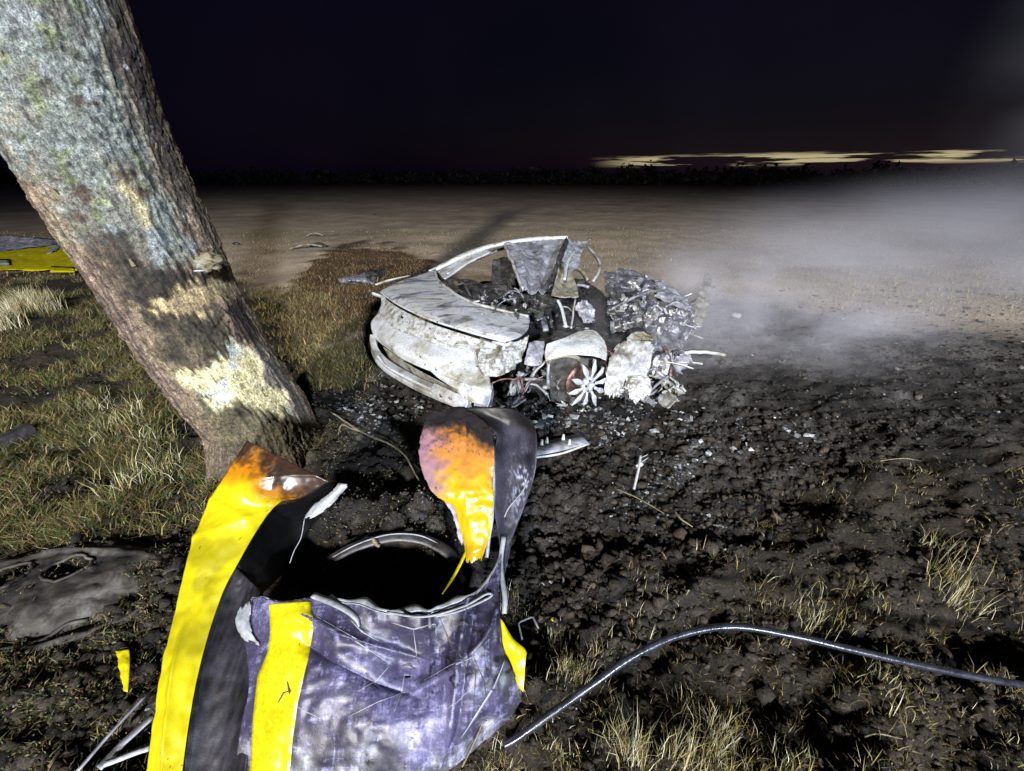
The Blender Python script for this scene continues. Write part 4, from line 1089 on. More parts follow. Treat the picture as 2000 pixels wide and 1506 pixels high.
sweep('rear_pillar', [(985, 478, 1.21), (996, 505, 1.12), (1008, 535, 1.02), (1022, 565, .92)], rect(0.028, 0.04), M['ash'], car, n=30, wob=0.012)
ROOF = [[(988, 478, 1.215), (1022, 472, 1.235), (1062, 468, 1.25), (1100, 467, 1.26)], [(997, 502, 1.13), (1024, 500, 1.12), (1062, 500, 1.10), (1094, 497, 1.12)], [(1006, 530, 1.03), (1032, 532, .99), (1060, 532, .97), (1085, 525, .99)], [(1018, 564, .92), (1040, 570, .87), (1060, 572, .85), (1080, 560, .87)]]
rg = net(ROOF, 70, 70); rN = grid_normals(rg); pu, pv_ = np.meshgrid(np.linspace(0, 1, 70), np.linspace(0, 1, 70))
rg = rg + rN * (0.055 * np.abs(np.sin(pu * 8.5 + 1.2 * pv_ + 0.6)) * sstep(0.0, 0.4, pv_) - 0.03 + 0.02 * np.sin(pv_ * 7 + pu * 3))[..., None]
sheet('collapsed_roof', None, M['grey'], car, (70, 70), (0.014, 10), 0.006, seed=11, g=rg, ragged=0.03)
sweep('roof_gap_strip', [(1108, 468, 1.265), (1098, 495, 1.16), (1084, 530, 1.01), (1066, 566, .87)], rect(0.075, 0.012), M['soot'], car, n=24, wob=0.012, up=(0.3, -1, 0.2))  # black strip standing in for the dark gap between the roof sheets
sheet('roof_fold', [[(1104, 466, 1.27), (1120, 470, 1.24), (1136, 472, 1.22), (1153, 466, 1.23)], [(1098, 495, 1.15), (1110, 500, 1.11), (1122, 500, 1.10), (1138, 490, 1.14)], [(1100, 530, 1.02), (1106, 532, .99), (1116, 532, .98), (1130, 522, 1.0)]], M['grey'], car, (40, 40), (0.035, 9), 0.006, seed=12, ragged=0.04)
sweep('roof_bow', [(1102, 545, .98), (1106, 520, 1.05), (1122, 490, 1.14), (1152, 467, 1.22)], rect(0.04, 0.02), M['ash_white'], car, n=30, wob=0.008)
sheet('yellow_sheet', [[(1098, 488, 1.17), (1100, 490, 1.165), (1103, 492, 1.16)], [(1090, 525, 1.03), (1100, 524, 1.01), (1114, 528, 1.0)], [(1082, 556, .90), (1102, 556, .88), (1126, 558, .88)], [(1076, 578, .84), (1102, 582, .82), (1130, 580, .82)]], M['ochre'], car, (30, 40), (0.016, 9), 0.005, seed=13)
sweep('front_pillar', [(1148, 482, 1.17), (1160, 496, 1.11), (1170, 512, 1.05), (1170, 530, .99), (1158, 550, .90)], rect(0.03, 0.03), M['ash'], car, n=30)
sweep('dash_bar', [(1120, 520, 1.0), (1136, 530, .96), (1148, 548, .88)], rect(0.03, 0.05), M['ochre'], car, n=14)
# cabin: parcel shelf with speaker holes, dark interior, seat frames
sheet('parcel_shelf', [[(858, 540, .90), (900, 545, .87), (960, 555, .85), (1030, 570, .82), (1090, 580, .78)], [(880, 560, .89), (920, 568, .86), (975, 580, .82), (1030, 595, .76), (1080, 600, .72)], [(915, 585, .87), (950, 595, .83), (990, 605, .79), (1030, 615, .74), (1070, 622, .70)]],
      M['soot'], car, (70, 40), (0.030, 9), 0.005, holes=[(0.17, 0.3, 0.08, 0.12), (0.53, 0.72, 0.07, 0.14)], seed=15)
sheet('cabin_floor', [[(880, 560, .5), (1000, 545, .5), (1140, 545, .45)], [(950, 640, .3), (1050, 620, .3), (1190, 590, .3)], [(1000, 740, .12), (1090, 720, .1), (1210, 690, .1)]], M['soot'], car, (40, 40), (0.03, 7), 0.01, seed=16)
sheet('seat_back', [[(962, 512, 1.02), (985, 508, 1.03), (1003, 512, 1.02)], [(960, 540, .88), (985, 540, .88), (1006, 545, .87)], [(962, 562, .78), (985, 566, .77), (1008, 570, .75)]], M['soot'], car, (20, 24), (0.015, 9), 0.05, seed=17)
for pts, w, m in [([(1052, 585, .74), (1060, 615, .62), (1066, 648, .50)], 0.06, 'grey'), ([(1082, 580, .76), (1096, 600, .68), (1106, 640, .52)], 0.035, 'ash_white'), ([(1124, 578, .78), (1120, 610, .62), (1116, 642, .50)], 0.02, 'ash'), ([(1072, 590, .72), (1078, 640, .5)], 0.03, 'soot')]:
    sweep('seat_frame', pts, rect(w, w * 0.5), M[m], car, n=18, wob=0.008)
sheet('torn_sheet', [[(1128, 590, .72), (1140, 585, .74), (1156, 592, .70)], [(1122, 605, .64), (1146, 605, .64), (1164, 612, .60)], [(1140, 630, .53), (1154, 632, .52), (1160, 630, .52)]], M['grey'], car, (26, 26), (0.035, 10), 0.005, seed=18, ragged=0.10)
# right rear: wheel tub, boot side box
sheet('wheel_tub', [[(1068, 672, .55), (1098, 662, .57), (1132, 648, .60), (1160, 646, .60), (1180, 665, .55)], [(1064, 690, .48), (1098, 682, .52), (1136, 672, .56), (1166, 670, .55), (1186, 685, .48)], [(1066, 706, .42), (1096, 696, .46), (1134, 694, .49), (1166, 698, .46), (1184, 704, .42)]], M['ash_white'], car, (50, 36), (0.010, 9), 0.006, seed=20)
sheet('arch_lip', [[(1066, 705, .42), (1080, 695, .45), (1104, 690, .47), (1125, 694, .46), (1134, 700, .44)], [(1068, 714, .39), (1082, 703, .42), (1104, 698, .44), (1123, 701, .43), (1132, 706, .42)]], M['ochre'], car, (30, 8), (0.004, 14), 0.006)
sheet('tub_dark', [[(1070, 700, .40), (1110, 694, .44), (1150, 700, .42)], [(1072, 740, .25), (1110, 735, .27), (1150, 740, .25)], [(1075, 785, .08), (1110, 785, .08), (1150, 785, .06)]], M['soot'], car, (24, 24), (0.02, 9), 0.006, seed=21)
sheet('side_box', [[(1032, 672, .55), (1046, 668, .56), (1062, 668, .55)], [(1028, 695, .47), (1044, 693, .48), (1060, 695, .46)], [(1024, 712, .40), (1040, 716, .39), (1056, 714, .39)]], M['grey'], car, (24, 24), (0.012, 12), 0.02, seed=22)
sweep('bracket_arm', [(1066, 705, .40), (1048, 722, .33), (1036, 742, .26), (1024, 765, .17)], rect(0.035, 0.012), M['ash'], car, n=20, wob=0.008)
sweep('strut', [(1072, 708, .40), (1070, 735, .28), (1072, 760, .18)], rect(0.03, 0.02), M['grey'], car, n=12)
sweep('spring_loop', [(1098, 735, .26), (1088, 752, .2), (1094, 766, .15), (1106, 762, .15), (1112, 745, .22)], circ(0.012, 6), M['ash'], car, n=30)
# wheel: star of broken spokes, hub, copper-coloured disc
wc = np.array(YP(1150, 752, 3.46)); wn_ = Vector((0.52, -0.85, 0.02)).normalized()
wr = Vector((0, 0, 1)).cross(wn_).normalized(); wu = wn_.cross(wr)
wheel_c = Vector(wc)


def wp(a, r, d=0.0): return tuple(wheel_c + wr * (r * math.cos(a)) + wu * (r * math.sin(a)) + wn_ * d)


hub_v, hub_f = [], []
K = 40
for (r, d) in [(0.022, -0.02), (0.026, 0.012), (0.05, 0.02), (0.078, 0.008), (0.085, -0.03), (0.02, -0.03)]:
    for k in range(K): hub_v.append(wp(2 * math.pi * k / K, r, d))
for i in range(5):
    for k in range(K): hub_f.append((i * K + k, i * K + (k + 1) % K, (i + 1) * K + (k + 1) % K, (i + 1) * K + k))
wheel = mesh_obj('wheel', hub_v, hub_f, M['alloy'], car)
for k in range(5):
    a = 2 * math.pi * (k + 0.4) / 5
    c = Vector(wp(a, 0.052, 0.014)); vv = [tuple(c + wr * (0.011 * math.cos(t)) + wu * (0.011 * math.sin(t)) + wn_ * h) for h in (0, 0.009) for t in np.linspace(0, 2 * math.pi, 8, endpoint=False)]
    mesh_obj('wheel_bolt', vv, [(i, (i + 1) % 8, 8 + (i + 1) % 8, 8 + i) for i in range(8)] + [tuple(range(8, 16))], M['soot'], wheel)
for k in range(10):
    a = 2 * math.pi * (k + 0.15) / 10 + rng.uniform(-0.05, 0.05); L = rng.uniform(0.21, 0.275); vv = []
    for (r, hw, d) in [(0.07, 0.22, 0.010), (0.11, 0.14, 0.018), (0.155, 0.185, 0.022), (0.185, 0.15, 0.018), (L, 0.02, 0.004)]:
        for s in (-1, 1): vv.append(wp(a + s * hw * (1 if r < 0.21 else 1), r, d))
        vv.append(wp(a, r, d - 0.035)); vv.append(wp(a, r, d + 0.008))
    ff = []
    for i in range(4):
        b = i * 4; ff += [(b, b + 3, b + 7, b + 4), (b + 3, b + 1, b + 5, b + 7), (b + 1, b + 2, b + 6, b + 5), (b + 2, b, b + 4, b + 6)]
    ff += [(0, 2, 1, 3), (16, 19, 17, 18)]
    mesh_obj('spoke', vv, ff, M['alloy'], wheel, smooth=False, bevel=0.003)
dv, df = [], []
dc = wheel_c - wn_ * 0.10 - wr * 0.02
for (r, d) in [(0.07, 0), (0.165, 0), (0.165, -0.025), (0.07, -0.025)]:
    for k in range(K): t = 2 * math.pi * k / K; dv.append(tuple(dc + wr * (r * math.cos(t)) + wu * (r * math.sin(t)) + wn_ * d))
for i in range(4):
    for k in range(K): df.append((i * K + k, i * K + (k + 1) % K, ((i + 1) % 4) * K + (k + 1) % K, ((i + 1) % 4) * K + k))
mesh_obj('brake_disc', dv, df, M['copper'], wheel)
# copper looms
for pts, r in [([(952, 748, .36), (975, 742, .37), (1000, 742, .36), (1017, 738, .37), (1020, 755, .28), (1018, 778, .15)], .009), ([(1015, 738, .37), (1024, 752, .28), (1026, 768, .20)], .006), ([(1022, 772, .16), (1040, 748, .25), (1058, 735, .3)], .006),
               ([(1184, 672, .50), (1190, 690, .44), (1196, 705, .38), (1190, 730, .28), (1192, 760, .14)], .010), ([(1180, 680, .48), (1198, 700, .40), (1200, 735, .26), (1196, 770, .1)], .007), ([(1186, 690, .44), (1184, 715, .36), (1188, 745, .22)], .005)]:
    sweep('copper_loom', pts, circ(r, 6), M['copper'], car, n=40, wob=0.02)
# crushed right flank and front end
FRONT = [('door_shell', [[(1205, 672, .52), (1232, 660, .56), (1262, 665, .55)], [(1190, 700, .42), (1222, 692, .45), (1250, 695, .44)], [(1180, 745, .25), (1205, 740, .27), (1222, 742, .26)], [(1178, 775, .10), (1196, 778, .10), (1210, 775, .10)]], 'ash'),
         ('door_skin', [[(1240, 672, .50), (1262, 664, .53), (1284, 668, .52)], [(1228, 700, .40), (1250, 698, .41), (1275, 700, .40)], [(1222, 735, .27), (1242, 735, .28), (1268, 730, .29)], [(1216, 760, .18), (1236, 762, .17), (1258, 752, .2)]], 'ash'),
         ('arch_ring', [[(1222, 660, .56), (1245, 648, .60), (1276, 655, .58)], [(1226, 672, .52), (1250, 666, .54), (1280, 664, .55)]], 'ochre'),
         ('bulkhead', [[(1180, 530, .92), (1215, 525, .93), (1260, 535, .88)], [(1185, 560, .78), (1222, 560, .77), (1268, 565, .74)], [(1185, 610, .58), (1230, 605, .58), (1275, 605, .56)], [(1190, 650, .42), (1235, 645, .42), (1280, 640, .42)]], 'dark'),
         ('inner_wing', [[(1284, 545, .80), (1300, 552, .77), (1345, 585, .63)], [(1280, 565, .72), (1305, 575, .68), (1348, 602, .57)], [(1278, 580, .66), (1310, 592, .61), (1345, 612, .53)]], 'grey'),
         ('crossmember', [[(1278, 620, .5), (1310, 612, .52), (1340, 620, .48)], [(1270, 655, .36), (1305, 650, .36), (1340, 655, .34)], [(1265, 690, .2), (1300, 690, .18), (1335, 690, .18)]], 'dark'),
         ('wing_post', [[(1376, 536, .72), (1384, 534, .72), (1390, 540, .70)], [(1366, 560, .62), (1378, 560, .62), (1388, 565, .60)], [(1358, 595, .46), (1372, 595, .46), (1384, 600, .44)], [(1354, 640, .26), (1362, 640, .26), (1368, 640, .26)]], 'ochre'),
         ('hub_carrier', [[(1232, 735, .28), (1252, 732, .29), (1272, 740, .26)], [(1225, 755, .20), (1248, 755, .20), (1272, 760, .18)], [(1226, 778, .10), (1245, 785, .08), (1262, 780, .08)]], 'ash'),
         ('bracket_plate', [[(1280, 695, .38), (1296, 690, .39), (1308, 694, .38)], [(1272, 715, .30), (1292, 715, .30), (1308, 716, .29)], [(1276, 735, .22), (1292, 738, .21), (1304, 732, .22)]], 'alloy'),
         ('bracket_plate', [[(1314, 690, .38), (1322, 686, .39), (1332, 690, .38)], [(1312, 708, .31), (1322, 708, .31), (1332, 708, .31)]], 'alloy')]
for i, (nm, rows, m) in enumerate(FRONT): sheet(nm, rows, M[m], car, (40, 40), (0.024, 9), 0.006, seed=30 + i * 1.7, ragged=0.09)
for pts, w, m in [([(1188, 606, .60), (1225, 588, .68), (1268, 570, .74)], .045, 'grey'), ([(1192, 616, .56), (1230, 598, .63), (1262, 590, .66)], .03, 'ash_white'), ([(1205, 625, .52), (1235, 612, .57), (1262, 610, .56)], .03, 'grey'),
                  ([(1300, 600, .58), (1320, 590, .62), (1345, 600, .57)], .035, 'grey'), ([(1336, 690, .34), (1370, 688, .34), (1416, 692, .30)], .05, 'ash_white'), ([(1330, 706, .28), (1352, 708, .27), (1372, 712, .25)], .03, 'chalk'),
                  ([(1296, 600, .56), (1306, 620, .48), (1318, 640, .40)], .03, 'ash_white'), ([(1322, 602, .55), (1316, 622, .47), (1300, 645, .38)], .02, 'alloy'), ([(1200, 640, .46), (1240, 628, .5), (1275, 625, .5)], .03, 'ash_white'),
                  ([(1276, 715, .30), (1290, 730, .24), (1304, 742, .18)], .05, 'grey'), ([(1308, 735, .2), (1325, 750, .13), (1340, 764, .06)], .03, 'ash'), ([(1296, 676, .44), (1306, 700, .35), (1310, 735, .2)], .03, 'copper'), ([(1200, 692, .42), (1240, 690, .42)], .012, 'ash_white')]:
    sweep('chassis_bar', pts, rect(w, w * 0.6), M[m], car, n=24, wob=0.010)
lump('engine_block', G(1220, 560, .62), (0.22, 0.2, 0.17), M['soot'], car, 3, 0.4, 3, 4.0)
lump('gearbox', G(1300, 650, .30), (0.22, 0.2, 0.16), M['grey'], car, 3, 0.5, 3, 5.0)
lump('melted_lump', G(1245, 650, .52), (0.10, 0.1, 0.06), M['soot'], car, 3, 0.4, 3, 6.0)
for zi, (x0, x1, y0, y1, za, zb, nb, ns) in enumerate([(1190, 1280, 545, 640, .45, .82, 18, 16), (1275, 1360, 575, 660, .25, .64, 18, 16), (1195, 1335, 680, 785, .06, .42, 16, 14), (1060, 1180, 560, 640, .5, .8, 7, 3), (1000, 1075, 720, 790, .08, .3, 6, 4), (890, 1050, 555, 620, .80, .88, 8, 5)]):
    for k in range(nb):
        px, py = rng.uniform(x0, x1), rng.uniform(y0, y1); z = zb + (za - zb) * (py - y0) / (y1 - y0)
        c = G(px, py, z); d = Vector(rng.normal(size=3)); d.z *= 0.5; d.normalize(); L = rng.uniform(0.06, 0.2)
        w = rng.uniform(0.006, 0.022)
        sweep('bent_bar', [c - d * L, c + Vector(rng.normal(size=3)) * 0.025, c + d * L], circ(w, 6) if k % 2 else rect(w * 2, w), M[['grey', 'ash_white', 'ash', 'soot', 'grey', 'alloy'][int(rng.integers(6))]], car, n=10)
    for k in range(ns):
        px, py = rng.uniform(x0, x1), rng.uniform(y0, y1); z = zb + (za - zb) * (py - y0) / (y1 - y0)
        c = np.array(G(px, py, z)); a = rng.normal(size=3); b = rng.normal(size=3); a /= np.linalg.norm(a); b -= a * a.dot(b); b /= np.linalg.norm(b)
        u_, v_ = np.meshgrid(np.linspace(-1, 1, 14), np.linspace(-1, 1, 12)); S = rng.uniform(0.05, 0.12)
        gg = c + a * (u_ * S)[..., None] + b * (v_ * S * 0.7)[..., None] + np.cross(a, b) * (0.03 * np.sin(u_ * 2 + k) + 0.02 * v_ ** 2)[..., None]
        sheet('crumpled_plate', None, M[(['soot', 'dark', 'soot', 'dark', 'grey'] if zi in (3, 4, 5) else ['grey', 'ash', 'dark', 'grey', 'dark'])[int(rng.integers(5))]], car, (14, 12), (0.02, 14), 0.004, g=gg, ragged=0.12, seed=k * 3.3 + zi)
# loose shards in the wreck: a few meshes shared by many copies
SHARD = []
for k in range(6):
    a = rng.normal(size=(3, 4, 3)) * 0.012; b = np.stack(np.meshgrid(np.linspace(-0.05, 0.05, 4), np.linspace(-0.03, 0.03, 3)), -1)
    v = np.zeros((3, 4, 3)); v[..., :2] = b; v += a
    SHARD.append((v.reshape(-1, 3), grid_faces(3, 4)))
shard_me = {}
ZONES = [([(1185, 540), (1270, 540), (1280, 640), (1190, 650)], (.45, .85), 60, ('grey', 'ash', 'soot')), ([(1270, 590), (1345, 600), (1340, 650), (1265, 660)], (.3, .55), 60, ('ash_white', 'grey', 'alloy')), ([(880, 550), (1060, 590), (1060, 630), (960, 605)], (.80, .88), 60, ('soot', 'soot', 'soot', 'grey', 'ash')),
         ([(1000, 700), (1100, 720), (1100, 800), (1000, 790)], (.06, .3), 26, ('ash', 'grey', 'soot')), ([(1190, 680), (1340, 690), (1330, 790), (1200, 790)], (.05, .4), 50, ('ash_white', 'ash', 'ochre', 'grey'))]
for poly, (z0, z1), n, mats in ZONES:
    p = np.array(poly); got = 0
    while got < n:
        q_ = p.min(0) + rng.random(2) * (p.max(0) - p.min(0))
        if polymask(q_[:1], q_[1:], poly, 1e-3)[0] < 0.5: continue
        got += 1
        key = (int(rng.integers(6)), mats[int(rng.integers(len(mats)))])
        if key not in shard_me:
            me = bpy.data.meshes.new('metal_shard'); v, f = SHARD[key[0]]; me.from_pydata(v.tolist(), [], f); me.materials.append(M[key[1]]); shard_me[key] = me
        # height follows the picture: low in the picture is low in the wreck
        t = (q_[1] - p[:, 1].min()) / (p[:, 1].max() - p[:, 1].min()); z = z1 + (z0 - z1) * t + rng.uniform(-.03, .05)
        o = bpy.data.objects.new('metal_shard', shard_me[key]); COL.objects.link(o); o.parent = car
        o.location = G(q_[0], q_[1], z) - car.location; o.rotation_euler = rng.uniform(-3, 3, 3); o.scale = rng.uniform(0.35, 1.2, 3) * (0.6 if z0 > .79 else 1.0)

# ================================================================== hose
hose_pts = [(985, 1456, .06), (1010, 1442, .08), (1080, 1392, .14), (1160, 1335, .20), (1240, 1280, .25), (1330, 1240, .28), (1430, 1224, .29), (1540, 1240, .28), (1660, 1268, .25), (1800, 1300, .21), (1940, 1328, .17), (2100, 1352, .12), (2400, 1390, .02), (3000, 1400, .012), (3900, 1340, .012)]
hb = P(hose_pts[0]); hb.z = 0
hose = sweep('hose', hose_pts, circ(0.0145, 12), M['rubber'], None, n=120, loc=hb)
tag(hose, 'black rubber hose arching over the scorched grass', 'hose')


# ================================================================== loose debris
def ground_at(px, py): 
    g = G(px, py); g.z = H1(g.x, g.y); return g


# second striped panel on the verge, far left
pr = G(70, 535); pr.z = 0
pan = thing('body_panel', pr, 'yellow and dark striped body panel lying on the verge behind the tree', 'body panel')
sheet('yellow_stripe', [row2((-60, 500, .16), (160, 470, .34)), row2((-60, 515, .12), (158, 495, .22), -.03), row2((-60, 528, .06), (150, 528, .06), -.01)], M['yellow'], pan, (40, 16), (0.03, 3), 0.006)
sheet('dark_panel', [row2((-60, 455, .42), (125, 468, .34), .05), row2((-60, 480, .28), (110, 490, .24), -.05), row2((-60, 503, .14), (70, 500, .15), .0)], M['grey'], pan, (40, 20), (0.06, 2.5), 0.006)
sheet('pale_label', [row2((-30, 506, .16), (18, 506, .16)), row2((-30, 517, .13), (18, 517, .12))], M['primer'], pan, (8, 4), None, 0.008)
sheet('yellow_foot', [row2((100, 520, .10), (146, 522, .09)), row2((98, 532, .05), (146, 532, .04))], M['yellow'], pan, (8, 4), None, 0.008)

for px, py, L, lab, dx in [(600, 484, 0.9, 'dark curved trim strip with a yellow end lying in the field', 0.2), (616, 463, 0.62, 'short yellow edged strip lying alone in the field', 0.05), (622, 481, 0.6, 'black bent strip overlapping the yellow ended trim in the field', -0.1)]:
    c = ground_at(px, py)
    s = sweep('trim_strip', [c + Vector((-L / 2, -dx, 0.03)), c + Vector((0, 0, 0.13)), c + Vector((L / 2, dx, 0.04))], rect(0.10, 0.05), M['plastic'] if 'black' in lab else M['ochre'], None, n=16, loc=c)
    tag(s, lab, 'trim strip', 'trim strips in the field')
for px, py, s_, lab in [(462, 478, 0.12, 'small dark chunk on the bare field beside the tree trunk'), (735, 421, 0.16, 'lone dark chunk far out on the bare field')]:
    c = ground_at(px, py)
    tag(lump('debris_chunk', c + Vector((0, 0, 0.04)), (s_, s_ * 0.6, 0.05), M['plastic'], None, 2, 0.4, 3, px * 0.1, loc=c), lab, 'debris')
c = ground_at(690, 540)
bp = thing('scorched_plate', c, 'crumpled dull metal plate lying on the brown mound', 'plate')
sheet('plate_skin', [row2((662, 545, .14), (712, 532, .22)), row2((664, 550, .12), (720, 545, .20), .06), row2((672, 553, .08), (732, 556, .10))], M['grey'], bp, (20, 14), (0.05, 5), 0.006)
sheet('plate_fold', [row2((705, 530, .22), (752, 524, .26)), row2((708, 548, .13), (752, 540, .14), .04)], M['soot'], bp, (16, 10), (0.06, 5), 0.006)

# trim bar inside the torn bumper
tb0 = ground_at(760, 1080)
bar = thing('arch_trim', tb0, 'curved black plastic arch trim lying inside the torn bumper', 'trim')
arc_p = [(640, 1098, .24), (690, 1070, .27), (760, 1050, .28), (820, 1052, .27), (870, 1075, .24), (900, 1112, .19)]
sweep('trim_bar', arc_p, [(-.03, -.006), (.03, -.006), (.032, .004), (.01, .012), (-.02, .016), (-.032, .006)], M['plastic'], bar, n=50, wob=0.003)
sweep('trim_bead', [(650, 1088, .265), (700, 1062, .295), (760, 1044, .30), (820, 1046, .29), (868, 1068, .25)], circ(0.004, 6), M['primer'], bar, n=40)
sweep('clip', [(728, 1050, .30), (735, 1062, .29), (742, 1066, .28)], rect(0.02, 0.01), M['stick'], bar, n=8)

# mud-caked moulded panel, lower left
mp_ = G(110, 1170); mp_.z = 0
mud = thing('moulded_panel', mp_, 'mud-caked grey moulded car panel with oval openings half buried in grass', 'car panel')
a = np.linspace(0, 1, 70); mu, mv = np.meshgrid(np.linspace(-1, 1, 90), np.linspace(-1, 1, 60))
cx0, cy0 = G(60, 1185).x, G(60, 1185).y
rad = np.sqrt(mu ** 2 + mv ** 2); k = np.maximum(np.abs(mu), np.abs(mv)) / np.maximum(rad, 1e-6)
du, dv_ = mu * k, mv * k                                     # square to disc
mx = cx0 + du * 0.78; my = cy0 + dv_ * 0.33 + 0.10 * du
rd = np.sqrt(du ** 2 + dv_ ** 2)
mz = height(mx, my) * 0.25 + 0.034 + 0.050 * (1 - rd ** 2) - 0.04 * sstep(0.3, 1.0, du) + 0.02 * np.exp(-((rd - 0.86) / 0.05) ** 2) + 0.03 * dv_
mz -= 0.04 * np.exp(-((rd - 0.68) / 0.08) ** 2) * (dv_ < 0) + 0.012 * fbm(mx * 5, my * 5, 0, 3)
MG = np.stack([mx, my, mz], -1)
uvh = [(-0.28, 0.42, 0.17, 0.30), (0.14, 0.46, 0.15, 0.24), (-0.62, 0.35, 0.09, 0.34)]
sheet('panel_skin', None, M['mud'], mud, (90, 60), (0.009, 12), 0.006, g=MG, holes=[((x + 1) / 2, (y + 1) / 2, rx / 2, ry / 2) for x, y, rx, ry in uvh])
for x, y, rx, ry in uvh[:2]:
    ring = []
    for t in np.linspace(0, 2 * math.pi, 26):
        j = int(np.clip((x + rx * math.cos(t) + 1) / 2 * 89, 0, 89)); i = int(np.clip((y + ry * math.sin(t) + 1) / 2 * 59, 0, 59)); ring.append(Vector(MG[i, j]) + Vector((0, 0, 0.004)))
    sweep('opening_lip', ring, circ(0.008, 6), M['mud'], mud, n=50)
sweep('rim_lip', [Vector(MG[int(30 + 24 * math.sin(t)), int(44 + 38 * math.cos(t))]) + Vector((0, 0, 0.012)) for t in np.linspace(3.0, 5.6, 14)], circ(0.010, 6), M['mud'], mud, n=60)

bb = ground_at(20, 870)
tag(sweep('plastic_beam', [(-140, 905, .06), (-40, 880, .08), (62, 838, .09)], rect(0.10, 0.10), M['plastic'], None, n=16, loc=bb, smooth=False), 'dark plastic beam lying in the long verge grass', 'beam')
for pts, w, lab in [([(150, 1506, .03), (215, 1430, .05), (285, 1360, .06)], .012, 'thin dull metal strip lying beside the yellow flap'), ([(195, 1500, .05), (240, 1450, .06), (300, 1398, .08)], .028, 'broad bluish metal strip lying beside the yellow flap'), ([(205, 1490, .07), (250, 1474, .08), (292, 1462, .08)], .022, 'shiny torn metal strip butting against the yellow flap')]:
    c = G(pts[1][0], pts[1][1], 0)
    tag(sweep('metal_strip', pts, rect(w, .006), M['grey'] if 'shiny' not in lab else M['alloy'], None, n=16, loc=c, wob=.006), lab, 'metal strip')
c = ground_at(245, 1300)
tag(sheet('vinyl_scrap', [row2((226, 1272, .05), (252, 1268, .06)), row2((232, 1300, .04), (254, 1296, .05), .008), row2((242, 1350, .02), (250, 1352, .02))], M['yellow'], None, (12, 20), (0.006, 20), 0.002), 'narrow torn yellow vinyl scrap in the dark grass', 'vinyl scrap')

# toothed bracket, stick, foam, clips
c = G(1100, 875); c.z = 0
tbk = thing('toothed_bracket', c, 'pale toothed metal bracket lying on black soil behind the bumper', 'bracket')
sweep('bracket_plate', [(1040, 880, .06), (1090, 868, .08), (1142, 858, .09)], rect(0.16, 0.012), M['grey'], tbk, n=24, wob=.006)
sweep('bracket_edge', [(1042, 894, .06), (1095, 886, .075), (1146, 868, .09)], circ(0.010, 6), M['ash_white'], tbk, n=24)
for px, py in [(1058, 862), (1068, 858), (1100, 852), (1112, 862)]:
    sweep('tooth', [(px, py + 8, .085), (px + 1, py - 4, .13)], rect(0.03, 0.012), M['ash_white'], tbk, n=4, scale=[1, .5])
c = ground_at(1240, 950)
st = thing('broken_bolt', c, 'pale upright broken rod with forked tip stuck in black soil', 'rod')
sweep('rod', [(1238, 956, .0), (1244, 930, .06), (1248, 912, .10), (1251, 890, .14)], circ(0.010, 8), M['chalk'], st, n=16)
for q2 in [((1249, 905, .12), (1266, 894, .14)), ((1250, 895, .135), (1265, 888, .155))]: sweep('fork', [q2[0], q2[1]], circ(0.003, 5), M['chalk'], st, n=4)
sweep('collar', [(1243, 912, .095), (1254, 906, .10)], circ(0.016, 8), M['chalk'], st, n=4)


def bits(name, spots_, lab, cat, mat, size, group=None):
    for i, (px, py) in enumerate(spots_):
        c = ground_at(px, py)
        o = lump(name, c + Vector((0, 0, size[2] * 0.6)), tuple(s * random.uniform(.8, 1.2) for s in size), mat, None, 2, 0.5, 3, px * .37, rot=random.uniform(0, 3), loc=c)
        tag(o, lab, cat, group)


bits('foam_chunk', [(1068, 1138)], 'pale crumbly foam chunk lying right of the scuffed bumper', 'foam', M['chalk'], (.055, .018, .018))
bits('foam_chunk', [(1100, 1132)], 'thin pale foam sliver next to the crumbly foam chunk', 'foam', M['chalk'], (.04, .012, .010))
bits('vinyl_crumb', [(1080, 1214)], 'tiny yellow vinyl crumb on the straw beside the bumper', 'vinyl scrap', M['yellow'], (.016, .012, .01))
bits('metal_chunk', [(1437, 622)], 'white melted metal chunk lying beyond the wreck in the smoke', 'metal chunk', M['chalk'], (.09, .06, .05))
for px, py, lab in [(620, 985, 'small pale stone beside the white splinter'), (1186, 1062, 'pale stone on bare black soil right of the curled flap'), (1415, 1080, 'rounded white stone at the edge of the dark rut'), (1545, 985, 'small pale stone on the soil ridge'), (152, 1035, 'pale pebble above the moulded panel openings'), (1470, 690, 'white pebble in the grey smoke beyond the wreck')]:
    bits('stone', [(px, py)], lab, 'stone', M['chalk'], (.016, .012, .010))
c = ground_at(1030, 1235)
cl_ = sweep('wire_clip', [(1020, 1250, .03), (1012, 1216, .06), (1040, 1204, .06), (1052, 1228, .03)], rect(.008, .008), M['primer'], None, n=14, loc=c, interp=False)
tag(cl_, 'bent pale wire clip lying by the yellow tab', 'clip')

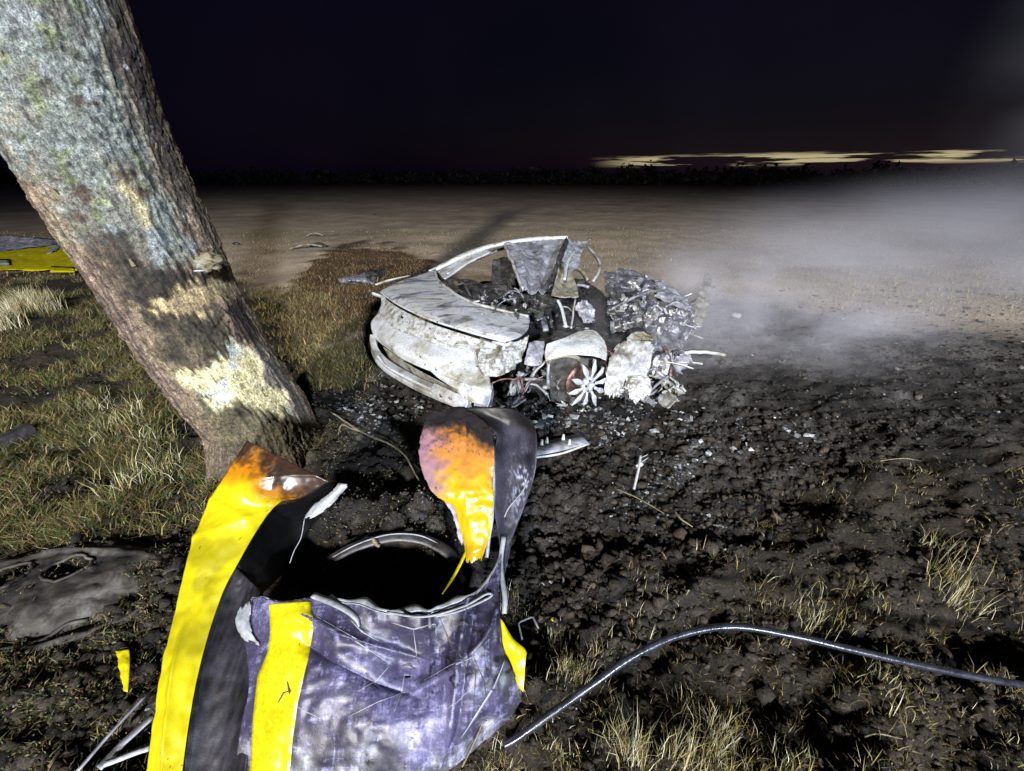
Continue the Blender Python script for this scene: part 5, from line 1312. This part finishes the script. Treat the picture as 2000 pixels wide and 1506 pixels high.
TW = [([(640, 800, .14), (700, 840, .16), (780, 880, .12), (820, 940, .10), (860, 1010, .08)], .008, 'long dry twig reaching from the tree foot to the burnt tongue'), ([(1205, 955, .03), (1250, 975, .04), (1295, 1002, .03)], .004, 'straight straw stalk on black soil below the pale rod'),
      ([(1165, 940, .03), (1190, 932, .03), (1215, 930, .03)], .004, 'short pale stalk left of the upright rod'), ([(1318, 1000, .04), (1330, 1015, .04), (1352, 1030, .02)], .006, 'short grey twig on the black soil'), ([(660, 850, .12), (668, 830, .18), (690, 838, .16), (720, 850, .10)], .005, 'bent yellow stalk in the moss at the tree foot'),
      ([(1720, 900, .05), (1760, 895, .06), (1800, 900, .05)], .004, 'pale straw lying across the soil ridge'), ([(870, 1470, .05), (930, 1400, .16), (985, 1275, .30)], .004, 'long bleached straw leaning on the scuffed bumper'), ([(900, 1500, .04), (945, 1405, .17), (970, 1330, .27)], .003, 'thin bleached straw leaning on the scuffed bumper'), ([(780, 1035, .03), (840, 1042, .06), (880, 1035, .05)], .004, 'curved rootlet behind the arch trim'),
      ([(1690, 1440, .03), (1720, 1436, .04), (1765, 1444, .03)], .003, 'pale stalk lying below the hose'), ([(40, 1450, .03), (110, 1410, .04), (180, 1370, .03)], .006, 'long dry stem lying on dark grass')]
for pts, r, lab in TW:
    c = P(pts[0]); c.z = 0
    tag(sweep('twig', pts, circ(r, 6), M['stick'], None, n=24, loc=c, wob=.006, scale=[1, 1, .5]), lab, 'twig')

# ================================================================== smoke drifting off the wreck to the right
def smoke(name, cen, half, dens, noise_scale, thr, label, wide=0.3, col=(0.78, 0.76, 0.84), rotz=0.0):
    bmx = bmesh.new(); bmesh.ops.create_icosphere(bmx, subdivisions=3, radius=1.0)
    me = bpy.data.meshes.new(name); bmx.to_mesh(me); bmx.free()
    o = bpy.data.objects.new(name, me); COL.objects.link(o); o.location = cen; o.scale = half; o.rotation_euler = (0, 0, rotz)
    m = bpy.data.materials.new(name); m.use_nodes = True; nt = m.node_tree; nt.nodes.clear()
    out = nt.nodes.new('ShaderNodeOutputMaterial'); pv = nt.nodes.new('ShaderNodeVolumePrincipled')
    pv.inputs['Color'].default_value = (*col, 1); pv.inputs['Anisotropy'].default_value = -0.1
    tcn = nt.nodes.new('ShaderNodeTexCoord'); ln = nt.nodes.new('ShaderNodeVectorMath'); ln.operation = 'LENGTH'
    nt.links.new(tcn.outputs['Object'], ln.inputs[0])
    geo = nt.nodes.new('ShaderNodeNewGeometry'); mp = nt.nodes.new('ShaderNodeMapping'); mp.inputs['Scale'].default_value = (0.7, 0.8, 1.5)
    nt.links.new(geo.outputs['Position'], mp.inputs['Vector'])
    nz = nt.nodes.new('ShaderNodeTexNoise'); nz.inputs['Scale'].default_value = noise_scale; nz.inputs['Detail'].default_value = 3; nz.inputs['Distortion'].default_value = 0.5
    nt.links.new(mp.outputs[0], nz.inputs['Vector'])
    f1 = nt.nodes.new('ShaderNodeMapRange'); f1.interpolation_type = 'SMOOTHSTEP'; nt.links.new(ln.outputs['Value'], f1.inputs[0])
    f1.inputs[1].default_value = 1.0; f1.inputs[2].default_value = 0.15; f1.inputs[3].default_value = 0; f1.inputs[4].default_value = 1
    f2 = nt.nodes.new('ShaderNodeMapRange'); f2.interpolation_type = 'SMOOTHSTEP'; nt.links.new(nz.outputs[0], f2.inputs[0])
    f2.inputs[1].default_value = thr; f2.inputs[2].default_value = thr + wide; f2.inputs[3].default_value = 0; f2.inputs[4].default_value = dens
    mu_ = nt.nodes.new('ShaderNodeMath'); mu_.operation = 'MULTIPLY'; nt.links.new(f1.outputs[0], mu_.inputs[0]); nt.links.new(f2.outputs[0], mu_.inputs[1])
    nt.links.new(mu_.outputs[0], pv.inputs['Density']); nt.links.new(pv.outputs[0], out.inputs['Volume'])
    me.materials.append(m)
    return tag(o, label, 'smoke', kind='stuff')


smoke('smoke', (3.5, 5.6, 0.35), (3.5, 2.1, 1.15), 0.55, 1.25, 0.37, 'thin grey smoke rising from the crushed front of the wreck', rotz=0.2)
smoke('smoke_bank', (13.0, 9.5, 0.1), (12.0, 6.5, 2.5), 0.26, 0.33, 0.20, 'pale bank of smoke drifting low over the field', wide=0.6, rotz=0.05)
smoke('smoke_plume', (15.5, 12.0, 4.5), (4.5, 4.0, 6.5), 0.040, 0.4, 0.36, 'faint plume of smoke rising into the dark sky', rotz=0.1)
